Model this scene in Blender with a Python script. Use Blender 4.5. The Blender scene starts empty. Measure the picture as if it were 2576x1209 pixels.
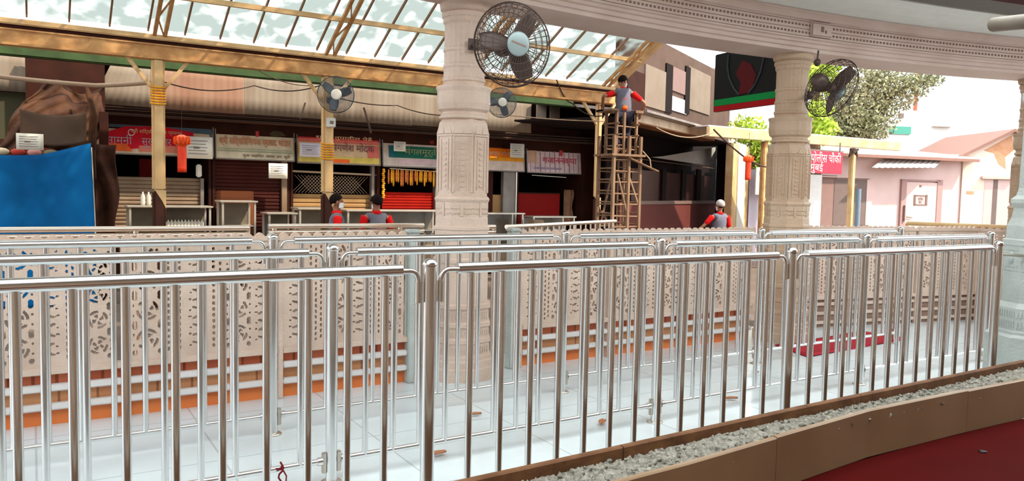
import bpy, bmesh, math, random
import numpy as np
from mathutils import Vector, Matrix
random.seed(7); rng = np.random.RandomState(7)
S = bpy.context.scene; COL = S.collection
PI = math.pi
# ------------------------------------------------------------ camera, world, sun, exposure
IW, IH, FPX = 2576, 1209, 1950.0
CAMZ = 1.554
AZ = math.radians(58.175277); PITCH = math.radians(3.68161); ROLL = 0.021
FW = Vector((math.cos(AZ)*math.cos(PITCH), math.sin(AZ)*math.cos(PITCH), -math.sin(PITCH)))
_r = Vector((math.sin(AZ), -math.cos(AZ), 0)); _u = _r.cross(FW)
RT = math.cos(ROLL)*_r + math.sin(ROLL)*_u
UP = -math.sin(ROLL)*_r + math.cos(ROLL)*_u
CP = Vector((0, 0, CAMZ))
cd = bpy.data.cameras.new('camera'); cam = bpy.data.objects.new('camera', cd); COL.objects.link(cam)
cam.matrix_world = Matrix.Translation(CP) @ Matrix((RT, UP, -FW)).transposed().to_4x4()
cd.sensor_width = 36; cd.lens = FPX/IW*36; cd.clip_start = 0.05; cd.clip_end = 500
cd.dof.use_dof = False
S.camera = cam
S.view_settings.view_transform = 'Standard'; S.view_settings.look = 'None'
S.view_settings.gamma = 1; S.view_settings.use_curve_mapping = False
S.view_settings.exposure = 1.25
w = bpy.data.worlds.new('world'); S.world = w; w.use_nodes = True
wb = w.node_tree.nodes['Background']; wb.inputs[0].default_value = (0.86, 0.94, 1.0, 1); wb.inputs[1].default_value = 1.35
sd = bpy.data.lights.new('sun', 'SUN'); sun = bpy.data.objects.new('sun', sd); COL.objects.link(sun)
sd.energy = 3.2; sd.angle = math.radians(1.5); sd.color = (1.0, 0.9, 0.74)
SUND = Vector((0.45, -0.62, 0.95)).normalized()
sun.rotation_euler = SUND.to_track_quat('Z', 'Y').to_euler()

# ------------------------------------------------------------ helpers
def ray(x, y): return FW + RT*((x-IW/2)/FPX) + UP*((IH/2-y)/FPX)
def at(x, y, Y=None, Z=None, D=None, X=None):
    v = ray(x, y)
    t = Y/v.y if Y is not None else (Z-CAMZ)/v.z if Z is not None else X/v.x if X is not None else D
    return CP + v*t
class Frame:                        # a vertical working plane: local x along azimuth a, local y away, z up
    def __init__(s, p, a): s.p = Vector((p[0], p[1], 0)); s.a = a; s.n = Vector((-math.sin(a), math.cos(a), 0)); s.d = Vector((math.cos(a), math.sin(a), 0))
    def px(s, x, y, off=0):         # -> local (x, z) on the plane pushed back by off
        v = ray(x, y); q = s.p + s.n*off; t = (q-CP).dot(s.n)/v.dot(s.n); P = CP+v*t
        return (P-s.p).dot(s.d), P.z
    def w(s, lx, ly, z=0): q = s.p + s.d*lx + s.n*ly; return Vector((q.x, q.y, z))

class MB:
    def __init__(s): s.v = []; s.f = []; s.sm = []
    def add(s, vs, fs, smooth=False):
        n = len(s.v); s.v += [tuple(v) for v in vs]; s.f += [tuple(i+n for i in f) for f in fs]; s.sm += [smooth]*len(fs); return s
    def box(s, x0, x1, y0, y1, z0, z1, M=None, bev=0):
        x0, x1 = sorted((x0, x1)); y0, y1 = sorted((y0, y1)); z0, z1 = sorted((z0, z1))
        b = min(bev, (x1-x0)*.45, (y1-y0)*.45, (z1-z0)*.45)
        if b <= 0:
            vs = [(x, y, z) for z in (z0, z1) for (x, y) in ((x0, y0), (x1, y0), (x1, y1), (x0, y1))]
            fs = [(3, 2, 1, 0), (4, 5, 6, 7), (0, 1, 5, 4), (1, 2, 6, 5), (2, 3, 7, 6), (3, 0, 4, 7)]
        else:
            bm = bmesh.new(); bmesh.ops.create_cube(bm, size=1)
            for v in bm.verts: v.co = Vector(((x0+x1)/2+v.co.x*(x1-x0), (y0+y1)/2+v.co.y*(y1-y0), (z0+z1)/2+v.co.z*(z1-z0)))
            bmesh.ops.bevel(bm, geom=bm.edges[:], offset=b, segments=2, affect='EDGES')
            bm.verts.index_update(); vs = [v.co.copy() for v in bm.verts]; fs = [[v.index for v in f.verts] for f in bm.faces]; bm.free()
        if M is not None: vs = [M @ Vector(v) for v in vs]
        return s.add(vs, fs)
    def bar(s, a, b, wd, ht, up=(0, 0, 1)):      # rectangular bar from a to b
        a = Vector(a); b = Vector(b); d = (b-a); L = d.length; d.normalize()
        u = Vector(up)
        if abs(d.dot(u)) > .99: u = Vector((0, 1, 0))
        r = d.cross(u).normalized(); u = r.cross(d)
        vs = [p + r*i*wd/2 + u*j*ht/2 for p in (a, b) for (i, j) in ((-1, -1), (1, -1), (1, 1), (-1, 1))]
        return s.add(vs, [(0, 3, 2, 1), (4, 5, 6, 7), (0, 1, 5, 4), (1, 2, 6, 5), (2, 3, 7, 6), (3, 0, 4, 7)])
    def tube(s, pts, r, n=10, closed=False, cap=True):
        pts = [Vector(p) for p in pts]; m = len(pts); rs = r if hasattr(r, '__len__') else [r]*m
        vs = []; prev = None
        for i, p in enumerate(pts):
            if closed: d = pts[(i+1) % m]-pts[i-1]
            else: d = pts[min(i+1, m-1)]-pts[max(i-1, 0)]
            d.normalize()
            if prev is None:
                a = Vector((0, 0, 1)) if abs(d.z) < .9 else Vector((1, 0, 0))
                u = d.cross(a).normalized()
            else: u = (prev-d*prev.dot(d)).normalized()
            prev = u; v_ = d.cross(u)
            vs += [p+(u*math.cos(2*PI*k/n)+v_*math.sin(2*PI*k/n))*rs[i] for k in range(n)]
        fs = []
        for i in range(m if closed else m-1):
            j = (i+1) % m
            fs += [(i*n+k, i*n+(k+1) % n, j*n+(k+1) % n, j*n+k) for k in range(n)]
        s.add(vs, fs, True)
        if cap and not closed:
            s.add(vs[:n], [tuple(range(n))[::-1]]); s.add(vs[-n:], [tuple(range(n))])
        return s
    def lathe(s, prof, n=32, o=(0, 0, 0), rf=None, smooth=True, M=None):
        vs = []
        for (r, z) in prof:
            for k in range(n):
                t = 2*PI*k/n; q = r*(rf(t, z) if rf else 1)
                vs.append(Vector((q*math.cos(t), q*math.sin(t), z)))
        if M is not None: vs = [M @ v for v in vs]
        vs = [v+Vector(o) for v in vs]
        fs = [(i*n+k, i*n+(k+1) % n, (i+1)*n+(k+1) % n, (i+1)*n+k) for i in range(len(prof)-1) for k in range(n)]
        fs += [tuple(range(n))[::-1], tuple((len(prof)-1)*n+k for k in range(n))]
        return s.add(vs, fs, smooth)
    def ball(s, c, rx, ry=None, rz=None, n=16, m=10, M=None):
        ry = ry or rx; rz = rz or rx
        prof = [(math.sin(PI*i/m) or 1e-4, -math.cos(PI*i/m)) for i in range(m+1)]
        A = Matrix.Diagonal((rx, ry, rz, 1)); A = (M @ A) if M is not None else A
        return s.lathe([(max(r, 1e-4), z) for r, z in prof], n, c, M=A)
    def grid(s, fn, nu, nv, thick=0, smooth=True):
        vs = [Vector(fn(i/nu, j/nv)) for j in range(nv+1) for i in range(nu+1)]
        fs = [(j*(nu+1)+i, j*(nu+1)+i+1, (j+1)*(nu+1)+i+1, (j+1)*(nu+1)+i) for j in range(nv) for i in range(nu)]
        if not thick: return s.add(vs, fs, smooth)
        N = len(vs); nm = [Vector((0, 0, 0)) for _ in vs]
        for f in fs:
            k = (vs[f[1]]-vs[f[0]]).cross(vs[f[3]]-vs[f[0]])
            for i in f: nm[i] += k
        bk = [v-(k.normalized() if k.length > 0 else Vector((0, 1, 0)))*thick for v, k in zip(vs, nm)]
        W_ = nu+1; rim = [i for i in range(W_)] + [j*W_+nu for j in range(1, nv+1)] + [nv*W_+i for i in range(nu-1, -1, -1)] + [j*W_ for j in range(nv-1, 0, -1)]
        fr = fs + [tuple(i+N for i in f[::-1]) for f in fs] + [(rim[k], rim[k]+N, rim[(k+1) % len(rim)]+N, rim[(k+1) % len(rim)]) for k in range(len(rim))]
        return s.add(vs+bk, fr, smooth)
    def prism(s, poly, ax, a, b):     # polygon (p,q) extruded along axis ax from a to b
        def mk(p, q, t): return {'x': (t, p, q), 'y': (p, t, q), 'z': (p, q, t)}[ax]
        n = len(poly); vs = [mk(p, q, a) for p, q in poly]+[mk(p, q, b) for p, q in poly]
        return s.add(vs, [tuple(range(n))[::-1], tuple(range(n, 2*n))]+[(i, (i+1) % n, n+(i+1) % n, n+i) for i in range(n)])
    def build(s, name, mat, parent=None, loc=None, rot=None, fix=True):
        me = bpy.data.meshes.new(name); me.from_pydata(s.v, [], s.f)
        me.polygons.foreach_set('use_smooth', s.sm)
        if mat: me.materials.append(mat)
        if fix:
            bm = bmesh.new(); bm.from_mesh(me); bmesh.ops.recalc_face_normals(bm, faces=bm.faces); bm.to_mesh(me); bm.free()
        o = bpy.data.objects.new(name, me); COL.objects.link(o)
        if parent: o.parent = parent
        if loc is not None: o.location = loc
        if rot is not None: o.rotation_euler = rot
        return o
def thing(name, label, cat, loc=(0, 0, 0), rz=0, group=None, rot=None):
    o = bpy.data.objects.new(name, None); o.empty_display_size = .1; COL.objects.link(o); o.location = loc
    o.rotation_euler = rot if rot else (0, 0, rz)
    return tag(o, label, cat, group)
def tag(o, label, cat, group=None, kind=None):
    o['label'] = label; o['category'] = cat
    if group: o['group'] = group
    if kind: o['kind'] = kind
    return o
def struct(o, label=None):
    o['kind'] = 'structure'
    if label: o['label'] = label
    return o
def dup(root, loc=None, rz=None, label=None, group=None):
    r = root.copy(); COL.objects.link(r)
    if loc is not None: r.location = loc
    if rz is not None: r.rotation_euler = (0, 0, rz)
    if label: r['label'] = label
    if group: r['group'] = group
    for ch in list(root.children):
        c = ch.copy(); COL.objects.link(c); c.parent = r
        for g in list(ch.children):
            d = g.copy(); COL.objects.link(d); d.parent = c
    return r

# ------------------------------------------------------------ materials
def s2l(c): return tuple(((v/255)/12.92 if v/255 <= .04045 else ((v/255+.055)/1.055)**2.4) for v in c)
MATS = {}
def mat(name, rgb, rough=.6, metal=0, rgb2=None, scale=6, fac=.5, bump=0, bscale=40, stretch=(1, 1, 1), spec=.5, sharp=False, emit=0, coords='Object'):
    if name in MATS: return MATS[name]
    m = bpy.data.materials.new(name); m.use_nodes = True; nt = m.node_tree; N = nt.nodes; L = nt.links
    p = N['Principled BSDF']; p.inputs['Roughness'].default_value = rough; p.inputs['Metallic'].default_value = metal
    p.inputs['Specular IOR Level'].default_value = min(spec, .15) if rough >= .6 else spec
    c1 = s2l(rgb)+(1,); p.inputs['Base Color'].default_value = c1
    tc = N.new('ShaderNodeTexCoord'); mp = N.new('ShaderNodeMapping'); mp.inputs['Scale'].default_value = stretch
    L.new(tc.outputs[coords], mp.inputs[0])
    c2 = s2l(rgb2)+(1,) if rgb2 else tuple(v*.82 for v in c1[:3])+(1,)
    nz = N.new('ShaderNodeTexNoise'); nz.inputs['Scale'].default_value = scale; nz.inputs['Detail'].default_value = 5; L.new(mp.outputs[0], nz.inputs[0])
    rp = N.new('ShaderNodeValToRGB'); e = rp.color_ramp.elements
    lo, hi = (.47, .55) if sharp else (.3, .72)
    e[0].position = lo; e[1].position = hi; e[0].color = c1; e[1].color = tuple(a*(1-fac)+b*fac for a, b in zip(c1, c2))
    L.new(nz.outputs[0], rp.inputs[0]); L.new(rp.outputs[0], p.inputs['Base Color'])
    if bump:
        n2 = N.new('ShaderNodeTexNoise'); n2.inputs['Scale'].default_value = bscale; n2.inputs['Detail'].default_value = 4; L.new(mp.outputs[0], n2.inputs[0])
        b = N.new('ShaderNodeBump'); b.inputs['Strength'].default_value = bump; b.inputs['Distance'].default_value = .02
        L.new(n2.outputs[0], b.inputs['Height']); L.new(b.outputs[0], p.inputs['Normal'])
    if emit: p.inputs['Emission Color'].default_value = c1; p.inputs['Emission Strength'].default_value = emit
    MATS[name] = m; return m
def with_brick(m, c1, c2, mortar, w_=.3, h_=.15, off=.5, msize=.008, axes='XZ', rot=None):
    nt = m.node_tree; N = nt.nodes; L = nt.links; p = N['Principled BSDF']
    tc = N.new('ShaderNodeTexCoord'); sp = N.new('ShaderNodeSeparateXYZ'); cb = N.new('ShaderNodeCombineXYZ')
    L.new(tc.outputs['Object'], sp.inputs[0]); L.new(sp.outputs['XYZ'.index(axes[0])], cb.inputs[0]); L.new(sp.outputs['XYZ'.index(axes[1])], cb.inputs[1])
    br = N.new('ShaderNodeTexBrick'); L.new(cb.outputs[0], br.inputs[0]); br.offset = off
    br.inputs['Color1'].default_value = s2l(c1)+(1,); br.inputs['Color2'].default_value = s2l(c2)+(1,); br.inputs['Mortar'].default_value = s2l(mortar)+(1,)
    br.inputs['Scale'].default_value = 1; br.inputs['Mortar Size'].default_value = msize; br.inputs['Brick Width'].default_value = w_; br.inputs['Row Height'].default_value = h_
    nz = N.new('ShaderNodeTexNoise'); nz.inputs['Scale'].default_value = 1.3; nz.inputs['Detail'].default_value = 6; L.new(tc.outputs['Object'], nz.inputs[0])
    mx = N.new('ShaderNodeMixRGB'); mx.blend_type = 'MULTIPLY'; mx.inputs[0].default_value = .35
    L.new(br.outputs[0], mx.inputs[1]); rp = N.new('ShaderNodeValToRGB'); rp.color_ramp.elements[0].position = .35; rp.color_ramp.elements[1].position = .65
    rp.color_ramp.elements[0].color = (.55, .52, .5, 1); L.new(nz.outputs[0], rp.inputs[0]); L.new(rp.outputs[0], mx.inputs[2])
    L.new(mx.outputs[0], p.inputs['Base Color']); return m

M_STEEL = mat('stainless_steel', (224, 223, 222), .22, 1, (194, 189, 184), 3, .4)
M_STEELB = mat('brushed_steel', (205, 195, 184), .28, 1, (180, 168, 155), 3, .5)
M_FLOOR = with_brick(mat('marble_floor', (214, 218, 216), .16, spec=.8), (222, 232, 236), (216, 226, 230), (190, 196, 198), .9, .9, 0, .006, 'XY')
M_STREET = mat('shaded_street_concrete', (112, 96, 84), .85, 0, (84, 70, 60), 1.2, .8, .3, 20)  # darker brown carries the shade lying over the street
M_MARBLE = mat('carved_marble', (216, 192, 176), .5, 0, (192, 164, 146), 3.5, .8, .35, 55)
M_MARBLEW = mat('white_marble', (190, 196, 192), .4, 0, (164, 170, 166), 4, .8, .35, 45)
M_BEAM = mat('ring_beam_stone', (212, 190, 180), .55, 0, (190, 160, 148), 2.5, .7, .1, 30)
M_PIT = mat('beam_incision', (138, 112, 102), .8)
M_COVE = mat('white_plaster', (226, 226, 220), .5)
M_CEIL = mat('ceiling_paint', (118, 112, 108), .7)
M_CEILD = mat('dark_ceiling', (70, 24, 30), .7)
M_CREAM = mat('cream_paint', (226, 192, 140), .5, 0, (186, 140, 88), 3, .8, .15, 25, sharp=False)
M_CREAMR = mat('cream_paint_rusty', (220, 172, 116), .6, 0, (142, 86, 48), 5, .7, .2, 30)
M_GLZ = mat('weathered_bar', (150, 118, 92), .6)
M_BRPAINT = mat('brown_paint', (74, 44, 34), .6, 0, (52, 28, 22), 6, .6)
M_GREEN = mat('green_paint', (62, 82, 46), .6, 0, (40, 50, 30), 4, .7)
M_CLAD = mat('cream_cladding', (142, 128, 112), .7, 0, (118, 98, 80), 1.2, .9, .1, 30, stretch=(3, 1, .4))
M_CLADW = mat('pinkish_cladding', (182, 150, 122), .7, 0, (160, 120, 96), 1.5, .8)
M_DARKBR = mat('dark_brown_board', (56, 23, 11), .8, 0, (30, 11, 6), 3, .7)
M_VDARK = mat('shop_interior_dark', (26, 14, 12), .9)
M_MAROON = mat('maroon_shutter', (66, 24, 16), .7, 0, (44, 14, 9), 2, .6)
M_SHUT = mat('dusty_white_shutter', (142, 120, 98), .6, 0, (108, 80, 58), 2, .8)
M_SHUTC = mat('cream_shutter', (166, 130, 84), .6, 0, (134, 92, 52), 2, .8)
M_RED = mat('red_shutter', (164, 22, 2), .7, 0, (124, 12, 2), 2, .7)
M_REDD = mat('dark_red_board', (128, 6, 0), .7)
M_GREY = mat('grey_metal', (132, 122, 112), .5, .2, (96, 84, 76), 4, .7)
M_ALU = mat('aluminium_frame', (196, 186, 170), .35, .6)
M_GLASSC = mat('dusty_display_glass', (112, 102, 88), .2, 0, (84, 74, 62), 5, .7)
M_PAPER = mat('white_paper', (226, 220, 206), .7)
M_INK = mat('grey_ink', (126, 116, 112), .7)
M_BLUE = mat('blue_tarpaulin', (0, 98, 158), .75, 0, (0, 74, 128), 2, .8, .15, 9, spec=.15)
M_BROWNT = mat('brown_tarpaulin', (84, 54, 34), .85, 0, (40, 18, 10), 3.2, 1, .8, 7)
M_GREYT = mat('grey_brown_cloth', (100, 80, 66), .8, 0, (84, 66, 54), 3, .6, .2, 12)
M_LANT = mat('red_lantern_paper', (250, 40, 14), .5, 0, (240, 84, 12), 20, .8)
M_LANT2 = mat('orange_lantern_paper', (250, 92, 14), .5)
M_WOOD = mat('bamboo_wood', (146, 116, 92), .75, 0, (104, 76, 56), 8, .8, .2, 30, stretch=(1, 1, .2))
M_CLAY = mat('terracotta_tile', (196, 92, 56), .6); with_brick(M_CLAY, (214, 122, 88), (190, 96, 66), (150, 76, 54), .13, .4, 0, .01)
M_TAN = mat('tan_tile', (198, 130, 78), .6); with_brick(M_TAN, (212, 152, 108), (202, 132, 94), (160, 104, 76), .22, .4, 0, .008)
M_ORANGE = mat('orange_tile', (230, 128, 62), .5, 0, (214, 106, 50), 3, .7)
M_FAN = mat('dark_fan_metal', (88, 70, 64), .45, .3, (64, 48, 44), 8, .6)
M_FANG = mat('grey_fan_metal', (92, 100, 108), .4, .3, (70, 78, 88), 8, .6)
M_HUB = mat('fan_hub_cap', (150, 166, 168), .35, .2)
M_HUBW = mat('white_plastic', (224, 220, 212), .4)
M_SCREEN = mat('screen_black', (10, 8, 9), .5, spec=.15)
M_SGREEN = mat('screen_green', (6, 104, 46), .5, emit=.12, spec=.1)
M_SRED = mat('screen_red', (130, 8, 14), .5, emit=.12, spec=.1)
M_SDIM = mat('screen_dim_grey', (48, 56, 58), .5, emit=.05, spec=.1)
M_SDRED = mat('screen_dim_red', (72, 8, 14), .5, emit=.08, spec=.1)
M_PORCH = mat('porch_soffit', (170, 154, 140), .7)
M_REARW = mat('rear_wall_plaster', (200, 176, 156), .8, 0, (176, 150, 130), 1, .7)
M_INFL = mat('porch_stone', (150, 128, 108), .7)
M_REDF = mat('deep_red_floor', (74, 3, 1), .8, 0, (60, 2, 1), 2, .6, spec=.05)
M_MAT = mat('red_mat', (176, 44, 54), .85, 0, (156, 36, 46), 4, .7)
M_SLABB = mat('brown_stone_edge', (128, 88, 58), .6, 0, (82, 50, 32), 7, .9, .3, 25)
M_SLABC = mat('cream_stone_slab', (156, 126, 94), .35, 0, (124, 92, 64), 2, .7)
M_GRAV = mat('mortar_gravel', (176, 170, 158), .9, 0, (110, 106, 98), 26, .9, 1.0, 60)
M_SKIN = mat('brown_skin', (150, 96, 68), .55)
M_HAIR = mat('black_hair', (24, 15, 13), .8, spec=.1)
M_SHIRTR = mat('red_shirt_cloth', (208, 20, 22), .8, bump=.2, bscale=30)
M_VEST = mat('grey_vest_cloth', (106, 104, 116), .85, bump=.2, bscale=30)
M_TROU = mat('dark_trouser_cloth', (44, 40, 54), .85, bump=.2, bscale=30)
M_MASK = mat('white_mask_cloth', (222, 222, 222), .8)
M_EYE = mat('eye_dark', (20, 14, 12), .2)
M_SHOE = mat('black_shoe', (24, 22, 22), .5)
M_PINKW = mat('pink_plaster', (226, 196, 190), .7, 0, (204, 172, 164), 1.2, .7)
M_CREAMW = mat('cream_plaster', (240, 220, 204), .7, 0, (226, 190, 168), 1.5, .6)
M_BRICKP = mat('bare_plaster', (210, 160, 126), .85, 0, (190, 130, 96), 4, .8)
M_DOOR = mat('pink_door_paint', (218, 186, 178), .5)
M_SHADE = mat('shutter_grey_brown', (124, 106, 100), .6)
M_WBLD = mat('whitewash', (238, 236, 232), .7)
M_GWIN = mat('green_window_glass', (70, 150, 128), .2)
M_TIN = mat('tin_sheet', (206, 196, 190), .45, .3, (176, 160, 152), 6, .7)
M_DECK = mat('galvanised_roof', (150, 138, 130), .5, .3, (104, 90, 82), 9, .9, .2, 40)
M_SIGNR = mat('red_sign_board', (214, 14, 48), .4)
M_WHITE = mat('white_lettering', (236, 232, 228), .5)
M_RUST = mat('rusty_pipe', (176, 92, 70), .7)
M_BLUEP = mat('blue_grey_pipe', (116, 132, 146), .5)
M_CABLE = mat('dusty_cable', (70, 52, 44), .7)
M_CABLEL = mat('pale_pipe', (168, 142, 118), .6)
M_LEAFD = mat('dry_leaf', (182, 122, 88), .8)
M_THREAD = mat('dark_red_thread', (110, 24, 30), .8)
M_BARK = mat('bark', (110, 84, 66), .85)
M_LEAF = mat('hazed_green_leaves', (136, 142, 106), .7, 0, (160, 142, 110), .6, .8)  # leaf tones paled, distance haze is put into the colour
M_LEAFY = mat('yellow_green_leaves', (190, 206, 84), .6, 0, (150, 180, 60), .9, .8)
M_PACKY = mat('yellow_garland', (232, 176, 40), .6, 0, (214, 110, 24), 12, .9)
M_PACKR = mat('red_gold_packet', (188, 60, 24), .4, 0, (222, 150, 40), 18, .9)
M_CHROME = mat('handrail_cream_steel', (236, 218, 200), .22, .85)

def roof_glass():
    m = bpy.data.materials.new('dirt_dapple_roof_glass'); m.use_nodes = True; nt = m.node_tree; N = nt.nodes; L = nt.links
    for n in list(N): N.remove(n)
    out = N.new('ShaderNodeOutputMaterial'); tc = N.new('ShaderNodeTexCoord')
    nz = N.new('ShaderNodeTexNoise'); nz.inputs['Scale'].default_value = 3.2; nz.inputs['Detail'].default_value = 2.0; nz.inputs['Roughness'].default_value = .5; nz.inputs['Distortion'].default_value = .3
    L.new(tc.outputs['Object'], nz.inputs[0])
    rp = N.new('ShaderNodeValToRGB'); rp.color_ramp.elements[0].position = .47; rp.color_ramp.elements[1].position = .66; L.new(nz.outputs[0], rp.inputs[0])  # noise mixes dirt with painted tree shade and bright sky spots
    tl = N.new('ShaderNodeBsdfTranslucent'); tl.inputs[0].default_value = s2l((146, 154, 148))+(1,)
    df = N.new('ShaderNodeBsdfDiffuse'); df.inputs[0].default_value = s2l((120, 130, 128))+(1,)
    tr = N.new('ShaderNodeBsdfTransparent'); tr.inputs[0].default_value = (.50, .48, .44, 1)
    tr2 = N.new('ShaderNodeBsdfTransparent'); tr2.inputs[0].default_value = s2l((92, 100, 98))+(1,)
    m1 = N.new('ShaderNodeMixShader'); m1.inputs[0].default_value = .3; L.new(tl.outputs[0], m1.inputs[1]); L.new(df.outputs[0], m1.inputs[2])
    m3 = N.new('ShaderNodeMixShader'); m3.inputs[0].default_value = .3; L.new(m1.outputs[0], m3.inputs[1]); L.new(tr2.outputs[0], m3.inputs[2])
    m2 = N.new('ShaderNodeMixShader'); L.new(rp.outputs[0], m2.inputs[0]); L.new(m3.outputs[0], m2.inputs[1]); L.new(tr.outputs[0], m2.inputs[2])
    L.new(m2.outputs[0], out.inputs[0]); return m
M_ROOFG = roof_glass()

def frosted():
    m = bpy.data.materials.new('frosted_diffuser'); m.use_nodes = True; nt = m.node_tree; N = nt.nodes; L = nt.links
    for n in list(N): N.remove(n)
    out = N.new('ShaderNodeOutputMaterial'); tl = N.new('ShaderNodeBsdfTranslucent'); tl.inputs[0].default_value = (.86, .93, .96, 1)
    L.new(tl.outputs[0], out.inputs[0]); return m
M_DIFFUSER = frosted()
# text -> mesh
def text(parent, body, x, y, z, size, material, name='lettering', wide=None, thick=.002, align='CENTER', rz=0):
    c = bpy.data.curves.new('t', 'FONT'); c.body = body; c.size = size; c.align_x = align; c.align_y = 'CENTER'; c.extrude = thick; c.resolution_u = 2
    o = bpy.data.objects.new('t', c); COL.objects.link(o)
    dg = bpy.context.evaluated_depsgraph_get(); me = bpy.data.meshes.new_from_object(o.evaluated_get(dg))
    bpy.data.objects.remove(o)
    if len(me.vertices) == 0: return None
    co = np.empty(len(me.vertices)*3); me.vertices.foreach_get('co', co); co = co.reshape(-1, 3)
    if wide:
        wd = co[:, 0].max()-co[:, 0].min(); co[:, 0] *= wide/max(wd, 1e-6)
    n = np.stack([co[:, 0], -co[:, 2], co[:, 1]], 1); me.vertices.foreach_set('co', n.ravel()); me.update()
    me.materials.clear(); me.materials.append(material)
    q = bpy.data.objects.new(name, me); COL.objects.link(q); q.parent = parent; q.location = (x, y, z); q.rotation_euler = (0, 0, rz)
    return q

# ------------------------------------------------------------ ground and platform
struct(MB().box(-40, 120, -40, 90, -.5, -.28).build('ground', M_STREET), 'concrete street in front of the shops')
struct(MB().box(-9, 16, 1.4, 6.25, -.27, 0).build('floor', M_FLOOR), 'pale polished marble floor of the queue hall')

# ------------------------------------------------------------ ring beam and hall ceiling (arc about HC)
HC = Vector((5.0, -11.7, 0))
def arc_strip(mb, prof, a0, a1, n=90, closed=True):
    vs = []; m = len(prof)
    for i in range(n+1):
        a = a0+(a1-a0)*i/n
        for (r, z) in prof: vs.append((HC.x+r*math.sin(a), HC.y+r*math.cos(a), z))
    fs = []
    for i in range(n):
        for k in range(m if closed else m-1):
            fs.append((i*m+k, i*m+(k+1) % m, (i+1)*m+(k+1) % m, (i+1)*m+k))
    if closed: fs += [tuple(range(m)), tuple(n*m+k for k in range(m))]
    return mb.add(vs, fs)
BP = [(17.60, 3.05), (17.12, 3.05), (17.12, 3.085), (17.09, 3.09), (17.09, 3.125), (17.06, 3.13), (17.06, 3.155), (17.03, 3.16), (17.03, 3.34), (17.00, 3.345), (17.00, 3.40), (16.985, 3.405), (16.985, 3.43), (17.60, 3.45)]
rb = thing('ring_beam', 'curved pale stone ring beam carried by the carved columns', 'beam')
arc_strip(MB(), BP, -.75, .95, 140).build('beam_body', M_BEAM, rb)
mb = MB(); a = -.35
while a < .62:
    for (z, hh) in ((3.215, .010), (3.29, .010)):
        R_ = 17.029; p = Vector((HC.x+R_*math.sin(a), HC.y+R_*math.cos(a), z))
        M = Matrix.Translation(p) @ Matrix.Rotation(-a, 4, 'Z')
        mb.box(-.012, .012, -.004, .004, -hh, hh, M)
    a += .048/17.03
mb.build('incised_band', M_PIT, rb)
mb = MB()
for z in (3.18, 3.25, 3.325): arc_strip(mb, [(17.028, z-.003), (17.04, z-.003), (17.04, z+.003), (17.028, z+.003)], -.5, .7, 100)
mb.build('incised_line', M_PIT, rb)
# plaque with socket on the band
pp = at(2075, 85, D=8.6)
aa = math.atan2(7.9-HC.x, 17.0)
ang = .112
pb = MB(); M = Matrix.Translation((HC.x+17.01*math.sin(ang), HC.y+17.01*math.cos(ang), 3.255)) @ Matrix.Rotation(-ang, 4, 'Z')
pb.box(-.14, .14, -.012, .02, -.07, .07, M, .008)
pl = pb.build('plaque', M_BEAM, rb)
pb = MB(); pb.box(-.012, .02, -.02, 0, -.02, .035, M); pb.box(.045, .06, -.02, 0, -.03, .0, M); pb.box(-.13, .13, -.016, -.012, .058, .062, M); pb.box(-.13, .13, -.016, -.012, -.062, -.058, M); pb.box(-.134, -.13, -.016, -.012, -.062, .062, M)
pb.build('socket_mark', M_PIT, rb)
arc_strip(MB(), [(16.98, 3.432), (16.9, 3.435), (16.75, 3.445), (16.6, 3.47), (16.5, 3.51), (16.5, 3.60), (17.6, 3.60), (17.6, 3.455)], -.9, 1.1, 140).build('cove', M_COVE, rb)
struct(arc_strip(MB(), [(16.49, 3.52), (16.08, 3.52), (16.08, 3.7), (16.49, 3.7)], -1.6, 1.6, 160).build('ceiling', M_CEIL), 'grey soffit ring inside the hall')
struct(arc_strip(MB(), [(16.08, 3.50), (15.7, 3.53), (15.7, 3.7), (16.08, 3.7)], -1.6, 1.6, 160).build('ceiling_inner', M_CEILD), 'dark red rim of the hall ceiling')
struct(arc_strip(MB(), [(12.9, 3.4), (6.0, 3.4), (6.0, 3.6), (12.9, 3.6)], -1.6, 1.6, 160).build('ceiling_porch', M_PORCH), 'pale roof over the viewing porch')
struct(arc_strip(MB(), [(15.75, 3.72), (12.85, 3.62)], -1.6, 1.6, 160, closed=False).build('ceiling_diffuser', M_DIFFUSER, fix=False), 'unseen frosted sheet ring added over the queue rails to diffuse daylight')  # added translucent sheet, softens the sun and brightens the hall floor

struct(arc_strip(MB(), [(17.6, 3.61), (17.45, 3.61), (17.45, 7.6), (17.6, 7.6)], -.9, .36, 80).build('wall_upper_block', M_COVE), 'unseen upper wall of the round hall, added above its ring beam to block sun')  # added out of view to keep low sun and sky off the shops
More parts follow.
